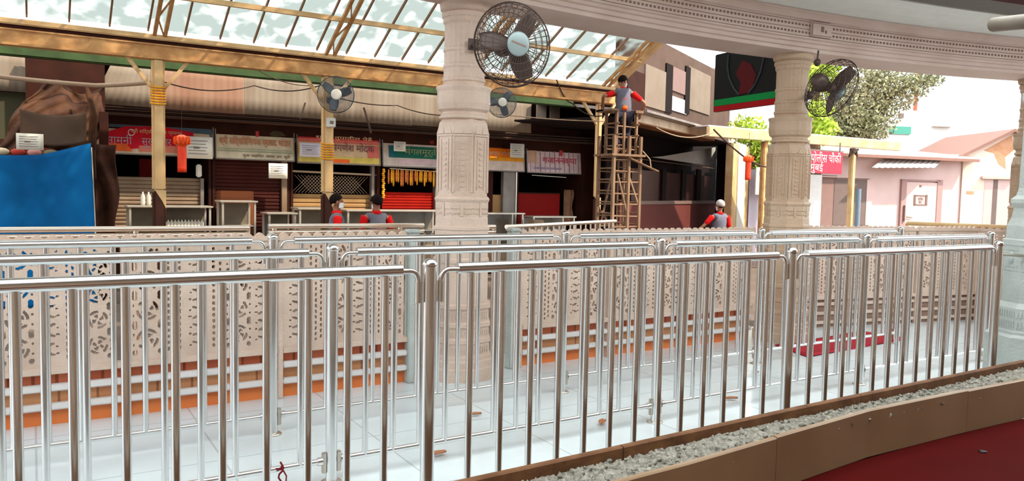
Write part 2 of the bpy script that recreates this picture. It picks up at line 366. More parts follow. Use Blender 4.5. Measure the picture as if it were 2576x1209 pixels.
# ------------------------------------------------------------ columns
def octo(k=8, amt=1.0, ph=PI/8):
    def f(t, z):
        u = ((t+ph) % (2*PI/k)) - PI/k
        return 1-amt+amt*math.cos(PI/k)/math.cos(u)*1.02
    return f
def column(cx, cy, label, tint, top=3.06, yaw=.3):
    c = thing('carved_column', label, 'column', (cx, cy, 0), yaw, 'carved stone columns under the ring beam')
    m = tint
    base = [(.30, 0), (.30, .10), (.285, .11), (.285, .16), (.27, .17), (.27, .20), (.255, .21), (.255, .30), (.265, .31), (.265, .34), (.25, .35), (.25, .43), (.262, .44), (.262, .47), (.245, .48), (.245, .58), (.26, .59), (.26, .62), (.24, .63)]
    MB().lathe(base, 64, rf=octo(8, 1), smooth=False).build('base', m, c)
    mb = MB()
    for (z0, z1, R_) in ((.22, .29, .257), (.36, .42, .252), (.49, .57, .247)):
        for k in range(8):
            M = Matrix.Rotation(PI/8*0+k*PI/4, 4, 'Z') @ Matrix.Translation((R_*math.cos(PI/8)*1.02, 0, 0)) @ Matrix.Rotation(0, 4, 'Z')
            for j in range(-3, 4): mb.box(-.003, .004, j*.026-.008, j*.026+.008, z0+.008, z1-.008, M, .003)
    mb.build('base_carving', m, c)
    lower = [(.235, .63), (.235, .95), (.242, .96), (.242, .99), (.232, 1.0), (.232, 1.22), (.24, 1.23), (.24, 1.25), (.228, 1.26), (.226, 1.32), (.222, 1.34), (.222, 1.40), (.226, 1.405), (.226, 1.45), (.232, 1.46), (.238, 1.475), (.232, 1.49), (.22, 1.50)]
    body = [(.215, 1.50), (.218, 2.02), (.205, 2.09), (.178, 2.12)]
    MB().lathe(lower, 64, rf=octo(8, 1), smooth=False).build('lower_shaft', m, c)
    MB().lathe(body, 64, rf=octo(8, 1), smooth=False).build('shaft', m, c)
    # raised panels and ribs on the shaft faces
    mb = MB()
    for k in range(8):
        M = Matrix.Rotation(k*PI/4, 4, 'Z') @ Matrix.Translation((.218*math.cos(PI/8)*1.02, 0, 0))
        for yy in (-.075, .075): mb.box(-.006, .007, yy-.006, yy+.006, 1.53, 1.98, M)
        for yy in (-.04, .04): mb.box(-.006, .005, yy-.004, yy+.004, 1.55, 1.96, M)
        for j in range(9): mb.box(-.006, .006, -.022, .022, 1.57+j*.043, 1.595+j*.043, M, .006)
        mb.box(-.006, .008, -.085, .085, 1.98, 1.995, M)
        for yy in (-.05, .05): mb.box(-.006, .01, yy-.03, yy+.03, 1.40, 1.412, M); mb.box(-.006, .01, yy-.03, yy+.03, 1.36, 1.372, M)
        mb.box(-.006, .012, -.012, .012, 1.34, 1.45, M)
        # pointed leaves round the shoulder
        for yy in (-.042, .042):
            P = [Vector((.010, yy-.035, 2.0)), Vector((.010, yy+.035, 2.0)), Vector((-.012, yy, 2.085)), Vector((-.03, yy-.035, 2.0)), Vector((-.03, yy+.035, 2.0))]
            mb.add([M @ p for p in P], [(0, 1, 2), (0, 2, 3), (1, 4, 2), (3, 4, 1, 0)])
    mb.build('shaft_carving', m, c)
    neck = [(.178, 2.12), (.195, 2.13), (.195, 2.15), (.18, 2.16), (.18, 2.18), (.205, 2.20), (.215, 2.25), (.212, 2.34), (.222, 2.37), (.222, 2.385), (.17, 2.39)]
    MB().lathe(neck, 64, rf=octo(16, 1, 0), smooth=False).build('pot_moulding', m, c)
    up = [(.168, 2.39), (.168, 2.42), (.175, 2.43), (.175, 2.45), (.166, 2.46), (.166, 2.53), (.172, 2.54), (.172, 2.56), (.163, 2.57), (.163, 2.66), (.17, 2.67), (.17, 2.69), (.162, 2.70), (.162, 2.88), (.175, 2.9), (.175, 2.93), (.185, 2.94), (.19, 2.97), (.175, 2.98), (.2, 3.0), (.21, top)]
    MB().lathe(up, 48, rf=lambda t, z: 1+(.012*math.cos(24*t) if 2.44 < z < 2.95 else 0), smooth=False).build('capital', m, c)
    return c
M_COL2 = mat('carved_marble_warm', (198, 172, 148), .5, 0, (178, 144, 116), 3, .8, .35, 50)
column(3.03, 5.68, 'carved column in the centre carrying the big dark fan', M_MARBLE)
column(6.92, 5.55, 'carved column beside the hanging screen, right of centre', M_COL2)
column(10.50, 4.79, 'warm beige carved column cut by the right edge of the picture', M_COL2)
pil = thing('marble_pillar', 'bluish white marble pillar at the right edge beyond the parapet end', 'pillar', (6.78, 2.98, 0), .3)
MB().lathe([(.38, 0), (.38, .12), (.36, .14), (.36, .50), (.33, .52), (.33, .54), (.30, .55)], 64, rf=octo(8, 1), smooth=False).build('base', M_MARBLEW, pil)
MB().lathe([(.30, .55), (.30, .72), (.285, .74), (.26, .76), (.26, 1.0), (.265, 1.01), (.265, 1.2), (.272, 1.21), (.272, 1.25), (.255, 1.26), (.25, 1.36), (.225, 1.42), (.21, 1.5), (.235, 1.54), (.235, 1.57), (.2, 1.6), (.185, 1.66), (.175, 2.3), (.2, 2.34), (.2, 2.4), (.16, 2.42), (.16, 3.06)], 64, rf=octo(8, 1), smooth=False).build('shaft', M_MARBLEW, pil)
mb = MB()
for k in range(8):
    M = Matrix.Rotation(k*PI/4, 4, 'Z') @ Matrix.Translation((.30*math.cos(PI/8)*1.02, 0, 0))
    for j in range(-4, 5): mb.box(-.004, .008, j*.026-.008, j*.026+.008, .57, .62, M, .003); mb.box(-.004, .008, j*.026-.008, j*.026+.008, .65, .70, M, .003)
    M = Matrix.Rotation(k*PI/4, 4, 'Z') @ Matrix.Translation((.262*math.cos(PI/8)*1.02, 0, 0))
    mb.box(-.004, .008, -.07, .07, 1.04, 1.05, M); mb.box(-.004, .008, -.07, .07, 1.17, 1.18, M); mb.ball(M @ Vector((.0, 0, 1.11)), .03, .03, .045, 8, 6)
mb.build('pillar_carving', M_MARBLEW, pil)

# ------------------------------------------------------------ stainless queue railings
def post(x, Y, label, group, zt=1.235):
    t = thing('rail_post', label, 'post', (x, Y, 0), 0, group)
    MB().tube([(0, 0, 0), (0, 0, zt)], .030, 16).build('pole', M_STEEL, t)
    MB().ball((0, 0, zt), .033, .033, .026).build('ball_cap', M_STEEL, t)
    MB().lathe([(.055, 0), (.055, .006), (.04, .012), (.031, .014)], 24).build('base_plate', M_STEELB, t)
    for sx in (-1, 1): MB().box(sx*.026, sx*.052, -.012, .012, .055, .165, bev=.004).build('clamp_plate', M_STEELB, t)
    return t
def panel(x0, x1, Y, label, group, zt=1.215, step=.16, first=.2, elbow=(1, 1)):
    t = thing('railing_panel', label, 'railing', (x0, Y, 0), 0, group)
    L = x1-x0; r = .0245
    a = .13 if elbow[0] else 0.0; b = L-.13 if elbow[1] else L
    MB().tube([(a, 0, zt), (b, 0, zt)], r, 16).build('handrail', M_STEEL, t)
    def elb(sx, xo):
        P = [(xo+sx*.052, 0, zt-.14), (xo+sx*.052, 0, zt-.045)]
        for k in range(1, 7):
            g = PI/2*k/6; P.append((xo+sx*(.052+.04*(1-math.cos(g))), 0, zt-.045+.04*math.sin(g)))
        P.append((xo+sx*.14, 0, zt-.005))
        m_ = MB().tube(P, .0115, 10); m_.tube([P[0], (P[0][0], 0, zt-.05)], .015, 10)
        m_.build('elbow', M_STEEL, t)
    if elbow[0]: elb(1, 0)
    if elbow[1]: elb(-1, L)
    br = MB().tube([(.06, 0, .12), (L-.06, 0, .12)], .0155, 12)
    br.tube([(.05, 0, .12), (.075, 0, .12)], .022, 10).tube([(L-.075, 0, .12), (L-.05, 0, .12)], .022, 10)
    br.build('bottom_rail', M_STEEL, t)
    bar = None; x = first
    while x < L-.14:
        if bar is None: bar = MB().tube([(0, 0, .12), (0, 0, zt)], .0158, 12).build('baluster', M_STEEL, t, (x, 0, 0))
        else:
            c = bar.copy(); COL.objects.link(c); c.parent = t; c.location = (x, 0, 0)
        x += step
    return t
rows = [('nearest', 2.96, [-.89, 1.43, 3.752, 6.07], .2), ('middle', 3.89, [-.95, 1.322, 3.59, 5.86, 7.82], .186), ('farthest', 4.83, [-.92, 1.262, 3.48, 5.69, 7.87], .18)]
ordn = ['first', 'second', 'third', 'fourth', 'fifth']
for nm, Y, xs, fs_ in rows:
    for i, x in enumerate(xs):
        if i == 0: continue
        post(x, Y, f'stainless steel post, {ordn[i-1]} from the left in the {nm} railing row', 'railing posts')
    for i in range(len(xs)-1):
        panel(xs[i], xs[i+1], Y, f'stainless steel bar panel, {ordn[i]} from the left in the {nm} railing row', 'railing panels', first=fs_)
# short link from the near row's end to the pillar
ln = MB().tube([(6.12, 2.96, 1.16), (6.55, 2.98, 1.13)], .012, 8)
tag(ln.build('link_rail', M_STEELB), 'thin steel rail between the last near post and the white pillar', 'railing')
# red thread tied at the middle row
P = [(1.05+.01*math.sin(k*1.3), 3.86+.012*math.cos(k*1.7), .16-.02*k) for k in range(8)]
mb = MB().tube(P, .005, 6); mb.tube([(1.05+.02*math.cos(t), 3.885+.02*math.sin(t), .125) for t in np.linspace(0, 2*PI, 12)], .006, 6)
mb.tube([(1.05, 3.86, .14), (1.075, 3.85, .09), (1.07, 3.85, .02)], .004, 6)
tag(mb.build('tied_thread', M_THREAD), 'dark red thread tied round the bottom rail of the middle row', 'thread')

# ------------------------------------------------------------ carved marble screen fence
def jali_mesh(W_, H_, seed):
    res = .0068; nx = int(W_/res); nz = int(H_/res)
    X = np.linspace(0, W_, nx+1); Z = np.linspace(0, H_, nz+1); GX, GZ = np.meshgrid(X, Z)
    f = np.full(GX.shape, .05)
    strips = [('scroll', .025, .20), ('oval', .24, .11), ('leaf', .37, .15), ('oval', .535, .09), ('scroll', .64, .18), ('leaf', .83, .13)]
    if seed % 2: strips = [('leaf', .025, .15), ('oval', .19, .12), ('scroll', .325, .19), ('leaf', .53, .14), ('oval', .68, .10), ('scroll', .79, .17)]
    for kind, x0, wd in strips:
        if x0+wd > W_: continue
        u = (GX-x0-wd/2)/(wd/2); ins = np.abs(u) < .97
        if kind == 'scroll':
            p = wd*.98; k = np.floor((GZ-.04)/p); v = ((GZ-.04)-(k+.5)*p)/(p/2); sg = np.where(k % 2 == 0, 1, -1)
            r = np.hypot(u, v); th = np.arctan2(v, u*sg)
            h1 = np.minimum(.10-np.abs(r-.62), .35*(np.cos(4*th+3*r)+.45))         # ring cut, interrupted
            h2 = np.minimum(.16-np.abs(r-.26), .9*np.cos(4*th+5*r)+.1)*.8   # petals
            cu = np.hypot((np.abs(u)-.80)*1.2, (np.abs(v)-.88)); h3 = .21-cu; h3 = np.maximum(h3, .10-np.hypot((np.abs(u)-.88)*1.3, np.abs(v)-.35))
            hole = np.maximum(np.maximum(h1, h2), h3)
        elif kind == 'oval':
            p = .042; cols = 2 if wd < .095 else 3; cw = 2/cols
            kk = np.floor((u+1)/cw); uu = ((u+1)-(kk+.5)*cw)/(cw/2); zz = GZ+np.where(kk % 2 == 0, 0, p/2); v = (zz/p-np.floor(zz/p)-.5)*2
            hole = .42-np.hypot(uu*1.0, v*.62)
            hole *= .6
        else:
            p = .06; k = np.floor(GZ/p); v = (GZ/p-k-.5)*2; sg = np.where(k % 2 == 0, 1, -1)
            a = u*.75*sg+v*.66; b = -u*.66*sg+v*.75
            hole = np.maximum(.33-np.hypot(a*.55, b*1.4), .16-np.hypot(u+.62*sg, v*.8-.1))
            hole = np.maximum(hole, .14-np.hypot(u-.6*sg, v*.8+.35))
        hole = np.where(ins, hole, -1)
        f = np.minimum(f, -hole)
    edge = (GX < .02) | (GX > W_-.02) | (GZ < .035) | (GZ > H_-.035)
    f = np.where(edge, .05, f)
    keep = np.zeros((nz, nx), bool)
    cen = (f[:-1, :-1]+f[1:, :-1]+f[:-1, 1:]+f[1:, 1:])/4
    keep = cen > 0
    # nudge boundary vertices to the zero level
    gz, gx = np.gradient(f, res); g2 = gx**2+gz**2+1e-3
    st = np.clip(-f/np.sqrt(g2), -.45*res, .45*res); g = np.sqrt(g2)
    near = np.abs(f) < g*res*.9
    PX = np.where(near & ~edge, GX+st*gx/g, GX); PZ = np.where(near & ~edge, GZ+st*gz/g, GZ)
    t = .022; N = PX.size; vid = np.arange(N).reshape(PX.shape)
    V = np.concatenate([np.stack([PX.ravel(), np.full(N, -t), PZ.ravel()], 1), np.stack([PX.ravel(), np.full(N, t), PZ.ravel()], 1)])
    F = []
    jj, ii = np.nonzero(keep)
    a = vid[jj, ii]; b = vid[jj, ii+1]; c = vid[jj+1, ii+1]; d = vid[jj+1, ii]
    F.append(np.stack([a, b, c, d], 1)); F.append(np.stack([d, c, b, a], 1)+N)
    kp = np.pad(keep, 1)
    for dj, di, (p_, q_) in ((0, -1, (d, a)), (0, 1, (b, c)), (-1, 0, (a, b)), (1, 0, (c, d))):
        m_ = ~kp[jj+1+dj, ii+1+di]
        F.append(np.stack([q_[m_], p_[m_], p_[m_]+N, q_[m_]+N], 1))
    F = np.concatenate(F)
    used = np.unique(F); mp = np.full(2*N, -1); mp[used] = np.arange(len(used))
    me = bpy.data.meshes.new('carved_lattice'); me.from_pydata(V[used].tolist(), [], mp[F].tolist()); me.materials.append(M_MARBLE)
    return me
M_BARW = mat('white_stone_bar', (222, 216, 214), .5)
M_PLINTH = mat('brown_stone_plinth', (140, 112, 98), .7)
JM = [jali_mesh(.98, .78, 0), jali_mesh(.98, .78, 1)]
def fence_panel(loc, rz, W_, kind, label, group, low=True):
    t = thing('marble_fence', label, 'fence', loc, rz, group)
    o = bpy.data.objects.new('carved_lattice', JM[kind]); COL.objects.link(o); o.parent = t; o.location = (.035, 0, .375); o.scale = ((W_-.07)/.98, 1, 1)
    mb = MB(); mb.box(0, W_, -.035, .035, 1.155, 1.19, bev=.006)
    k = 0
    while (k+.5)*.085 < W_:      # carved crest
        cx = (k+.5)*.085; mb.prism([(cx-.036, 1.185), (cx+.036, 1.185), (cx+.03, 1.198), (cx+.012, 1.214), (cx, 1.218), (cx-.012, 1.214), (cx-.03, 1.198)], 'y', -.015, .015); k += 1
    mb.build('cresting', M_MARBLE, t)
    MB().box(0, .035, -.03, .03, 0, 1.155, bev=.004).build('stile', M_MARBLE, t)
    mb = MB(); mb.box(.035, W_, -.032, .032, .335, .378, bev=.004); mb.build('bottom_frame', M_MARBLE, t)
    if low:
        for (z0, z1) in ((.225, .27), (.105, .148)):
            MB().box(.035, W_, -.03, .02, z0, z1, bev=.008).build('white_bar', M_BARW, t)
        MB().box(.035, W_, .03, .06, .245, .345).build('tile_band', M_CLAY, t)
        MB().box(.035, W_, .03, .06, .125, .245).build('tile_band', M_TAN, t)
        MB().box(.035, W_, .03, .06, 0, .125).build('tile_band', M_ORANGE, t)
    else:
        MB().box(.035, W_, .0, .05, 0, .335).build('plinth', M_PLINTH, t)
        for zz in (.06, .17, .28): MB().box(.035, W_, -.025, .0, zz-.02, zz+.02, bev=.006).build('moulding', M_MARBLE, t)
    return t
FY = 5.65
n = 4; x0 = -1.55; W_ = (2.53-x0)/n
for i in range(n): fence_panel((x0+i*W_, FY, 0), 0, W_, i % 2, f'carved marble screen left of the centre column, {ordn[n-1-i]} from the column', 'carved marble screens')
x0 = 3.62; n = 3; W_ = (6.6-x0)/n
for i in range(n): fence_panel((x0+i*W_, FY+.06, 0), 0, W_, (i+1) % 2, f'carved marble screen between the two columns, {ordn[i]} from the centre column', 'carved marble screens')
ep = thing('fence_post', 'white square end post of the screen left of the centre column', 'post', (2.575, FY, 0))
MB().box(-.045, .045, -.045, .045, 0, 1.2, bev=.008).build('shaft', M_MARBLEW, ep); MB().box(-.055, .055, -.055, .055, 1.2, 1.23, bev=.01).build('cap', M_MARBLEW, ep)
ep2 = dup(ep, (3.56, FY+.06, 0), label='white square end post right of the centre column base')
# slatted steel gate leaf beside the end post
g = thing('narrow_gate', 'narrow gate strip with rungs beside the white end post', 'gate', (2.68, FY, 0))
mb = MB()
for x in (0, .07): mb.tube([(x, 0, .05), (x, 0, 1.2)], .010, 8)
mb.build('frame', M_STEELB, g)
mb = MB()
for k in range(9): mb.box(0, .07, -.008, .008, .12+k*.12, .145+k*.12)
mb.build('rung', M_CREAM, g)
# screens right of the second column, on the line towards the third
p0 = Vector((7.35, 6.0, 0)); p1 = Vector((10.45, 5.35, 0)); az_ = math.atan2(p1.y-p0.y, p1.x-p0.x); W_ = (p1-p0).length/3
for i in range(3):
    q = p0+(p1-p0)*i/3
    fence_panel(q, az_, W_, i % 2, f'carved stone screen behind the rails at right, {ordn[i]} from the second column', 'stone screens at right', low=False)
q = Vector((10.45, 5.35, 0)); a2 = math.atan2(-1.0, .36)
fence_panel(q, a2, 1.2, 1, 'carved stone screen turning towards the right-hand column', 'stone screens at right', low=False)
hr = MB().tube([(10.2, 6.18, 1.22), (10.55, 5.1, 1.22), (10.8, 4.4, 1.22)], .03, 10)
hr.tube([(10.2, 6.18, -.27), (10.2, 6.18, 1.22)], .02, 8)
tag(hr.build('wooden_handrail', M_CREAM), 'pale pink handrail in front of the hut at far right', 'handrail')

# handrails beyond the screens
def far_rail(x0, x1, Y, zs, nb, label, name='street_railing', step=1.1):
    t = thing(name, label, 'railing', (x0, Y, 0))
    for z in zs: MB().tube([(0, 0, z), (x1-x0, 0, z)], .021, 10).build('rail', M_CHROME, t)
    x = .05
    while x < x1-x0: MB().tube([(x, 0, -.28), (x, 0, zs[0])], .02, 8).build('upright', M_CHROME, t); x += step
    return t
far_rail(-1.6, 1.46, 6.3, (1.215, 1.165), 0, 'cream steel double handrail beyond the marble screen, left length')
far_rail(1.62, 3.0, 6.35, (1.225, 1.175, 1.125), 0, 'cream steel triple handrail ending behind the centre column')
far_rail(3.35, 3.66, 6.2, (1.215, 1.165, 1.115), 0, 'short cream triple handrail just right of the centre column', step=.25)
lr = thing('angled_railing', 'cream barred railing running off at an angle towards the scaffold', 'railing', (3.66, 6.0, 0), math.radians(26))
L_ = 2.35; MB().tube([(0, 0, 1.225), (L_, 0, 1.225)], .02, 10).build('handrail', M_CHROME, lr)
MB().tube([(0, 0, 1.14), (L_, 0, 1.14)], .008, 6).build('lower_rail', M_DARKBR, lr)
for k in range(20): MB().tube([(.06+k*.118, 0, -.27), (.06+k*.118, 0, 1.21)], .010, 6).build('baluster', M_CHROME, lr)

# ------------------------------------------------------------ floor bits
mm = MB(); P = [at(x, y, Z=.004) for x, y in ((1948, 868), (2032, 898), (2285, 852), (2170, 833))]
cx_ = sum((p for p in P), Vector())/4
mm.grid(lambda u, v: (P[0]*(1-u)*(1-v)+P[1]*u*(1-v)+P[2]*u*v+P[3]*(1-u)*v)+Vector((0, 0, .008+.004*math.sin(u*7+v*9))), 10, 14, .007)
tag(mm.build('floor_mat', M_MAT), 'red mat lying on the marble floor behind the railings', 'mat')
for (x, y, s_, lb) in ((1100, 1145, .06, 'dry brown leaf on the bluish floor near the parapet, left'), (1195, 1045, .045, 'dry leaf on the floor between the two rear rails'), (1515, 1065, .055, 'brown leaf scrap on the floor, right of centre'), (1840, 1005, .05, 'small brown leaf on the floor beside a middle row post'), (1905, 940, .035, 'dark scrap on the floor under the farthest railing'), (1620, 858, .03, 'tiny dark crumb on the ledge of the far screen')):
    if y == 858: continue
    p = at(x, y, Z=.004); a0 = random.random()*6
    mb = MB().grid(lambda u, v: Vector((p.x, p.y, .006)) + Matrix.Rotation(-.5+.3*a0, 3, 'Z') @ Vector(((u-.5)*s_*2, (v-.5)*s_*.9*math.sin(PI*(.08+.84*u)), .008+.012*abs(v-.5)*2)), 8, 4, .002)
    tag(mb.build('fallen_leaf', M_LEAFD), lb, 'leaf', 'leaves fallen on the marble floor')

# ------------------------------------------------------------ near parapet
def pcurve(pts, x):
    xs = [p[0] for p in pts]; ys = [p[1] for p in pts]; return float(np.interp(x, xs, ys))
OUT = [(-3, 2.50), (1.33, 2.56), (3.4, 2.63), (5.86, 2.668)]
INN = [(-3, 2.16), (1.5, 2.262), (2.3, 2.30), (3.0, 2.362), (3.7, 2.42), (4.5, 2.41), (5.3, 2.385), (6.4, 2.33)]
def slab(pts, x0, x1, th, z0, z1, n=60, side=-1):
    mb = MB(); vs = []
    for i in range(n+1):
        x = x0+(x1-x0)*i/n; y = pcurve(pts, x)
        vs += [(x, y, z0), (x, y+side*th, z0), (x, y+side*th, z1-.006), (x, y+side*th*.8, z1), (x, y+side*th*.2, z1), (x, y, z1-.006)]
    m = 6; fs = [(i*m+k, i*m+(k+1) % m, (i+1)*m+(k+1) % m, (i+1)*m+k) for i in range(n) for k in range(m)] + [tuple(range(m)), tuple(n*m+k for k in range(m))]
    return mb.add(vs, fs)
par = thing('parapet', 'low brown stone parapet in the lower right corner with a rubble-filled top', 'parapet', (0, 0, 0))
cuts = [-3, .2, 2.18, 3.95, 5.86]
for i in range(4): slab(OUT, cuts[i]+.003, cuts[i+1]-.003, .035, 0, .45).build('outer_slab', M_SLABB, par)
cuts = [-3, .6, 2.9, 4.63, 6.4]
for i in range(4): slab(INN, cuts[i]+.002, cuts[i+1]-.002, .03, .2, .45-.004*(i % 2), side=-1).build('inner_slab', M_SLABC, par)
def gfn(u, v):
    x = -2.9+9.0*u; ya = pcurve(INN, x); yb = pcurve(OUT, x)-.035
    rs = random.random()
    pile = .035*max(0, math.sin(x*2.3+1.2))*math.sin(PI*v)
    return (x, ya+(yb-ya)*v, .385+pile+.022*rs+.03*(1-v)**2)
go = MB().grid(gfn, 900, 14, .05, smooth=False).build('rubble_fill', M_GRAV, par, fix=False)
mb = MB()
for k in range(260):
    x = random.uniform(1.2, 6.0); ya = pcurve(INN, x); yb = pcurve(OUT, x)-.04; v = random.random()
    s_ = random.uniform(.006, .016)*(1.6 if random.random() < .12 else 1)
    pile = .035*max(0, math.sin(x*2.3+1.2))*math.sin(PI*v)
    M = Matrix.Rotation(random.random()*6, 4, (random.random(), random.random(), random.random()+.1))
    mb.ball((x, ya+(yb-ya)*v, .405+pile+.03*(1-v)**2), s_, s_*.7, s_*.6, 6, 4, M)
pe = mb.build('rubble_stone', M_GRAV, par); pe['kind'] = 'stuff'
struct(MB().box(-6, 14, -8, 2.33, -.27, .185).build('floor_inner', M_INFL), 'stone floor of the viewing porch')
struct(MB().box(-6.2, 14.2, -4.2, -4.0, -.27, 3.4).build('wall_rear_reflect', M_REARW), 'unseen brown plastered wall added behind the viewing porch for rail reflections')  # added behind the camera so the steel bars reflect brown
struct(MB().box(-6.2, -6.0, -4.0, 1.6, -.27, 3.4).build('wall_left_reflect', M_REARW), 'unseen brown plastered wall added at the left of the viewing porch for rail reflections')  # side wall added with the rear one for the same brown reflections
cp_ = [(-4+.4*k, pcurve(INN, -4+.4*k)-.034) for k in range(41)]
tag(MB().prism([(-4, 1.0)]+[(12, 1.0)]+cp_[::-1], 'z', .186, .2).build('red_carpet', M_REDF), 'deep red carpet inside the parapet, bottom right corner', 'carpet')
stn = MB().lathe([(.02, 0), (.022, .004), (.015, .008)], 10); p = at(2472, 1136, Z=.2)
tag(stn.build('floor_stud', M_SHOE, loc=(p.x, p.y, .2)), 'small dark knob on the deep red floor, bottom right', 'knob')

# ------------------------------------------------------------ canopy: eave, posts, trusses, glass
EY, EZ, SL = 12.45, 3.72, .53
def rz_(Y): return EZ+SL*(EY-Y)
can = thing('glazed_canopy', 'cream steel canopy with dirty glass sheets, leaf shade dappled into them, sloping up over the passage', 'canopy', (0, 0, 0))
XL, XR, YT = -4.6, 10.1, 6.6
mb = MB(); mb.box(XL, XR, EY-.05, EY+.07, 3.62, 3.70, bev=.015); mb.build('eave_pipe', M_CREAM, can)
mb = MB(); mb.box(XL, XR, EY-.03, EY+.10, 3.37, 3.55); mb.box(XL, XR, EY-.07, EY+.12, 3.345, 3.375); mb.box(XL, XR, EY-.05, EY+.1, 3.545, 3.565); mb.build('eave_beam', M_CREAMR, can)
mb = MB(); mb.box(XL, XR, EY-.02, EY+.06, 3.56, 3.63); mb.build('gutter', M_DARKBR, can)
gb = None
xg = 0.03-.5*9
xbars = []
while xg < XR-.05: xbars.append(xg); xg += .495
for x in xbars:
    if gb is None: gb = MB().bar((0, EY, EZ+.03), (0, YT, rz_(YT)+.03), .024, .04).build('glazing_bar', M_GLZ, can, (x, 0, 0))
    else: c = gb.copy(); COL.objects.link(c); c.parent = can; c.location = (x, 0, 0)
for k, Y in enumerate((11.67, 10.88, 10.1, 9.3, 8.5, 7.7, 6.9)):
    MB().bar((XL, Y, rz_(Y)-.02), (XR, Y, rz_(Y)-.02), .06, .07).build('purlin', M_CREAM, can)
gl = None
xs_ = [XL]+xbars+[XR]
for i in range(len(xs_)-1):
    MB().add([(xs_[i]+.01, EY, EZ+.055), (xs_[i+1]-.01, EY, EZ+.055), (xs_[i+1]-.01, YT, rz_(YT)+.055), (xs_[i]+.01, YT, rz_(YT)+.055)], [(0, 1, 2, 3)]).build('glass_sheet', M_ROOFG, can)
def truss(x):
    t = MB()
    for dx in (-.07, .07):
        t.bar((x+dx, EY, EZ-.05), (x+dx, YT, rz_(YT)-.05), .05, .05)
    for k in range(14):
        ya = EY-.4*k; yb = EY-.4*(k+1)
        t.bar((x-.07 if k % 2 else x+.07, ya, rz_(ya)-.06), (x+.07 if k % 2 else x-.07, yb, rz_(yb)-.06), .02, .02)
    t.build('truss_rafter', M_CREAMR, can)
for x in (-.95, 1.62, 4.16, 6.72, 9.85): truss(x)
MB().bar((10.12, EY, EZ), (10.12, YT, rz_(YT)), .1, .1).build('verge_rafter', M_CREAM, can)
def canopy_post(x, label, r=.085):
    t = thing('canopy_post', label, 'post', (x, EY+.03, 0), 0, 'posts of the glazed canopy')
    MB().box(-r, r, -r, r, 1.44, 3.36, bev=.03).build('upper_shaft', M_CREAM, t)
    ft_ = MB().box(-r-.001, r+.001, -r-.001, r+.001, -.28, 1.44, bev=.03).build('painted_foot', M_BRPAINT, t)
    # ragged tongue of cream over the brown
    MB().prism([(-.06, 1.45), (r, 1.45), (r, 1.18), (.03, 1.30), (-.02, 1.38)], 'y', -r-.006, -r+.002).build('chipped_patch', M_CREAM, ft_)
    for sx in (-1, 1): MB().bar((sx*r*.8, 0, 2.92), (sx*.42, 0, 3.37), .05, .05).build('brace', M_CREAM, t)
    return t
canopy_post(1.60, 'cream canopy post with brown foot in front of the red shop sign')
canopy_post(4.14, 'cream canopy post with brown foot carrying a wall fan')
canopy_post(9.74, 'cream canopy post hidden behind the scaffold tower', .06)
tt = thing('yellow_band', 'yellow ringed band wrapped on the leftmost canopy post', 'garland', (1.60, EY+.03, 2.72), 0, 'yellow bands on canopy posts')
mb = MB()
for k in range(7):
    mb.tube([(.1*math.cos(t), .1*math.sin(t), k*.04+.02*math.sin(t)) for t in np.linspace(0, 2*PI, 16)], .013, 6)  # stacked wavy yellow rings round the post
mb.build('string', M_PACKY, tt)
t2 = dup(tt, (4.14, EY+.03, 2.02), label='yellow ringed band on the second canopy post by the shop signs')
bx = thing('meter_box', 'small white switch box on the second canopy post under the fan', 'box', (4.16, EY-.09, 2.52))
MB().box(-.07, .07, -.04, .03, 0, .15, bev=.01).build('case', M_HUBW, bx); MB().box(-.03, .03, -.046, -.04, .05, .10).build('dial', M_GREY, bx)
# green gutter and pipes behind the eave
tag(MB().box(-4.6, 9.9, 13.55, 13.7, 3.36, 3.60, bev=.02).build('green_girder', M_GREEN), 'dark green steel girder behind the cream eave beam', 'beam')

# ------------------------------------------------------------ shop row
F0 = 15.5
GZ = -.28
struct(MB().box(-5, 12.6, 17.3, 17.5, GZ, 3.75).build('wall_back', M_DARKBR), 'dark brown back wall of the shop row')
clad = thing('upper_cladding', 'weathered cream sheet cladding above the shop signs', 'wall panel', (0, 14.6, 0))
def sheet(x0, x1, z0, z1, m, y=0, dz0=0, cutl=0):
    mb = MB(); nw = int((x1-x0)/.11)
    def fn(u, v):
        zz = z0+(z1-z0)*v; xa = x0+cutl*v
        return (xa+(x1-xa)*u, y+.0035*math.sin(2*PI*u*nw), zz+dz0*u*(1-v))
    mb.grid(fn, min(nw*5, 420), 3, .012, smooth=True); return mb
sheet(.86, 1.75, 2.84, 3.62, M_CLAD, cutl=.35).build('sheet', M_CLAD, clad)
sheet(1.75, 3.3, 2.83, 3.66, M_CLAD).build('sheet', mat('cream_sheet_warm', (150, 118, 96), .7, 0, (132, 92, 72), 1.2, .9, stretch=(3, 1, .4)), clad)
sheet(3.3, 4.9, 2.84, 3.66, M_CLADW).build('sheet', M_CLAD, clad)
sheet(4.9, 6.6, 2.83, 3.68, M_CLAD).build('sheet', M_CLAD, clad)
sheet(6.6, 8.1, 2.84, 3.68, M_CLAD).build('sheet', M_CLAD, clad)
sheet(8.1, 9.5, 2.84, 3.68, M_CLAD).build('sheet', M_CLAD, clad)
c2 = thing('left_cladding', 'cream sheet wall at far left above the blue tarpaulin', 'wall panel', (0, 14.7, 0))
sheet(-4.5, .15, 2.95, 3.62, M_CLAD).build('sheet', M_CLAD, c2)
MB().box(-4.5, .6, .1, .2, 2.2, 2.95).build('lower_board', mat('mossy_board', (66, 62, 44), .8), c2)
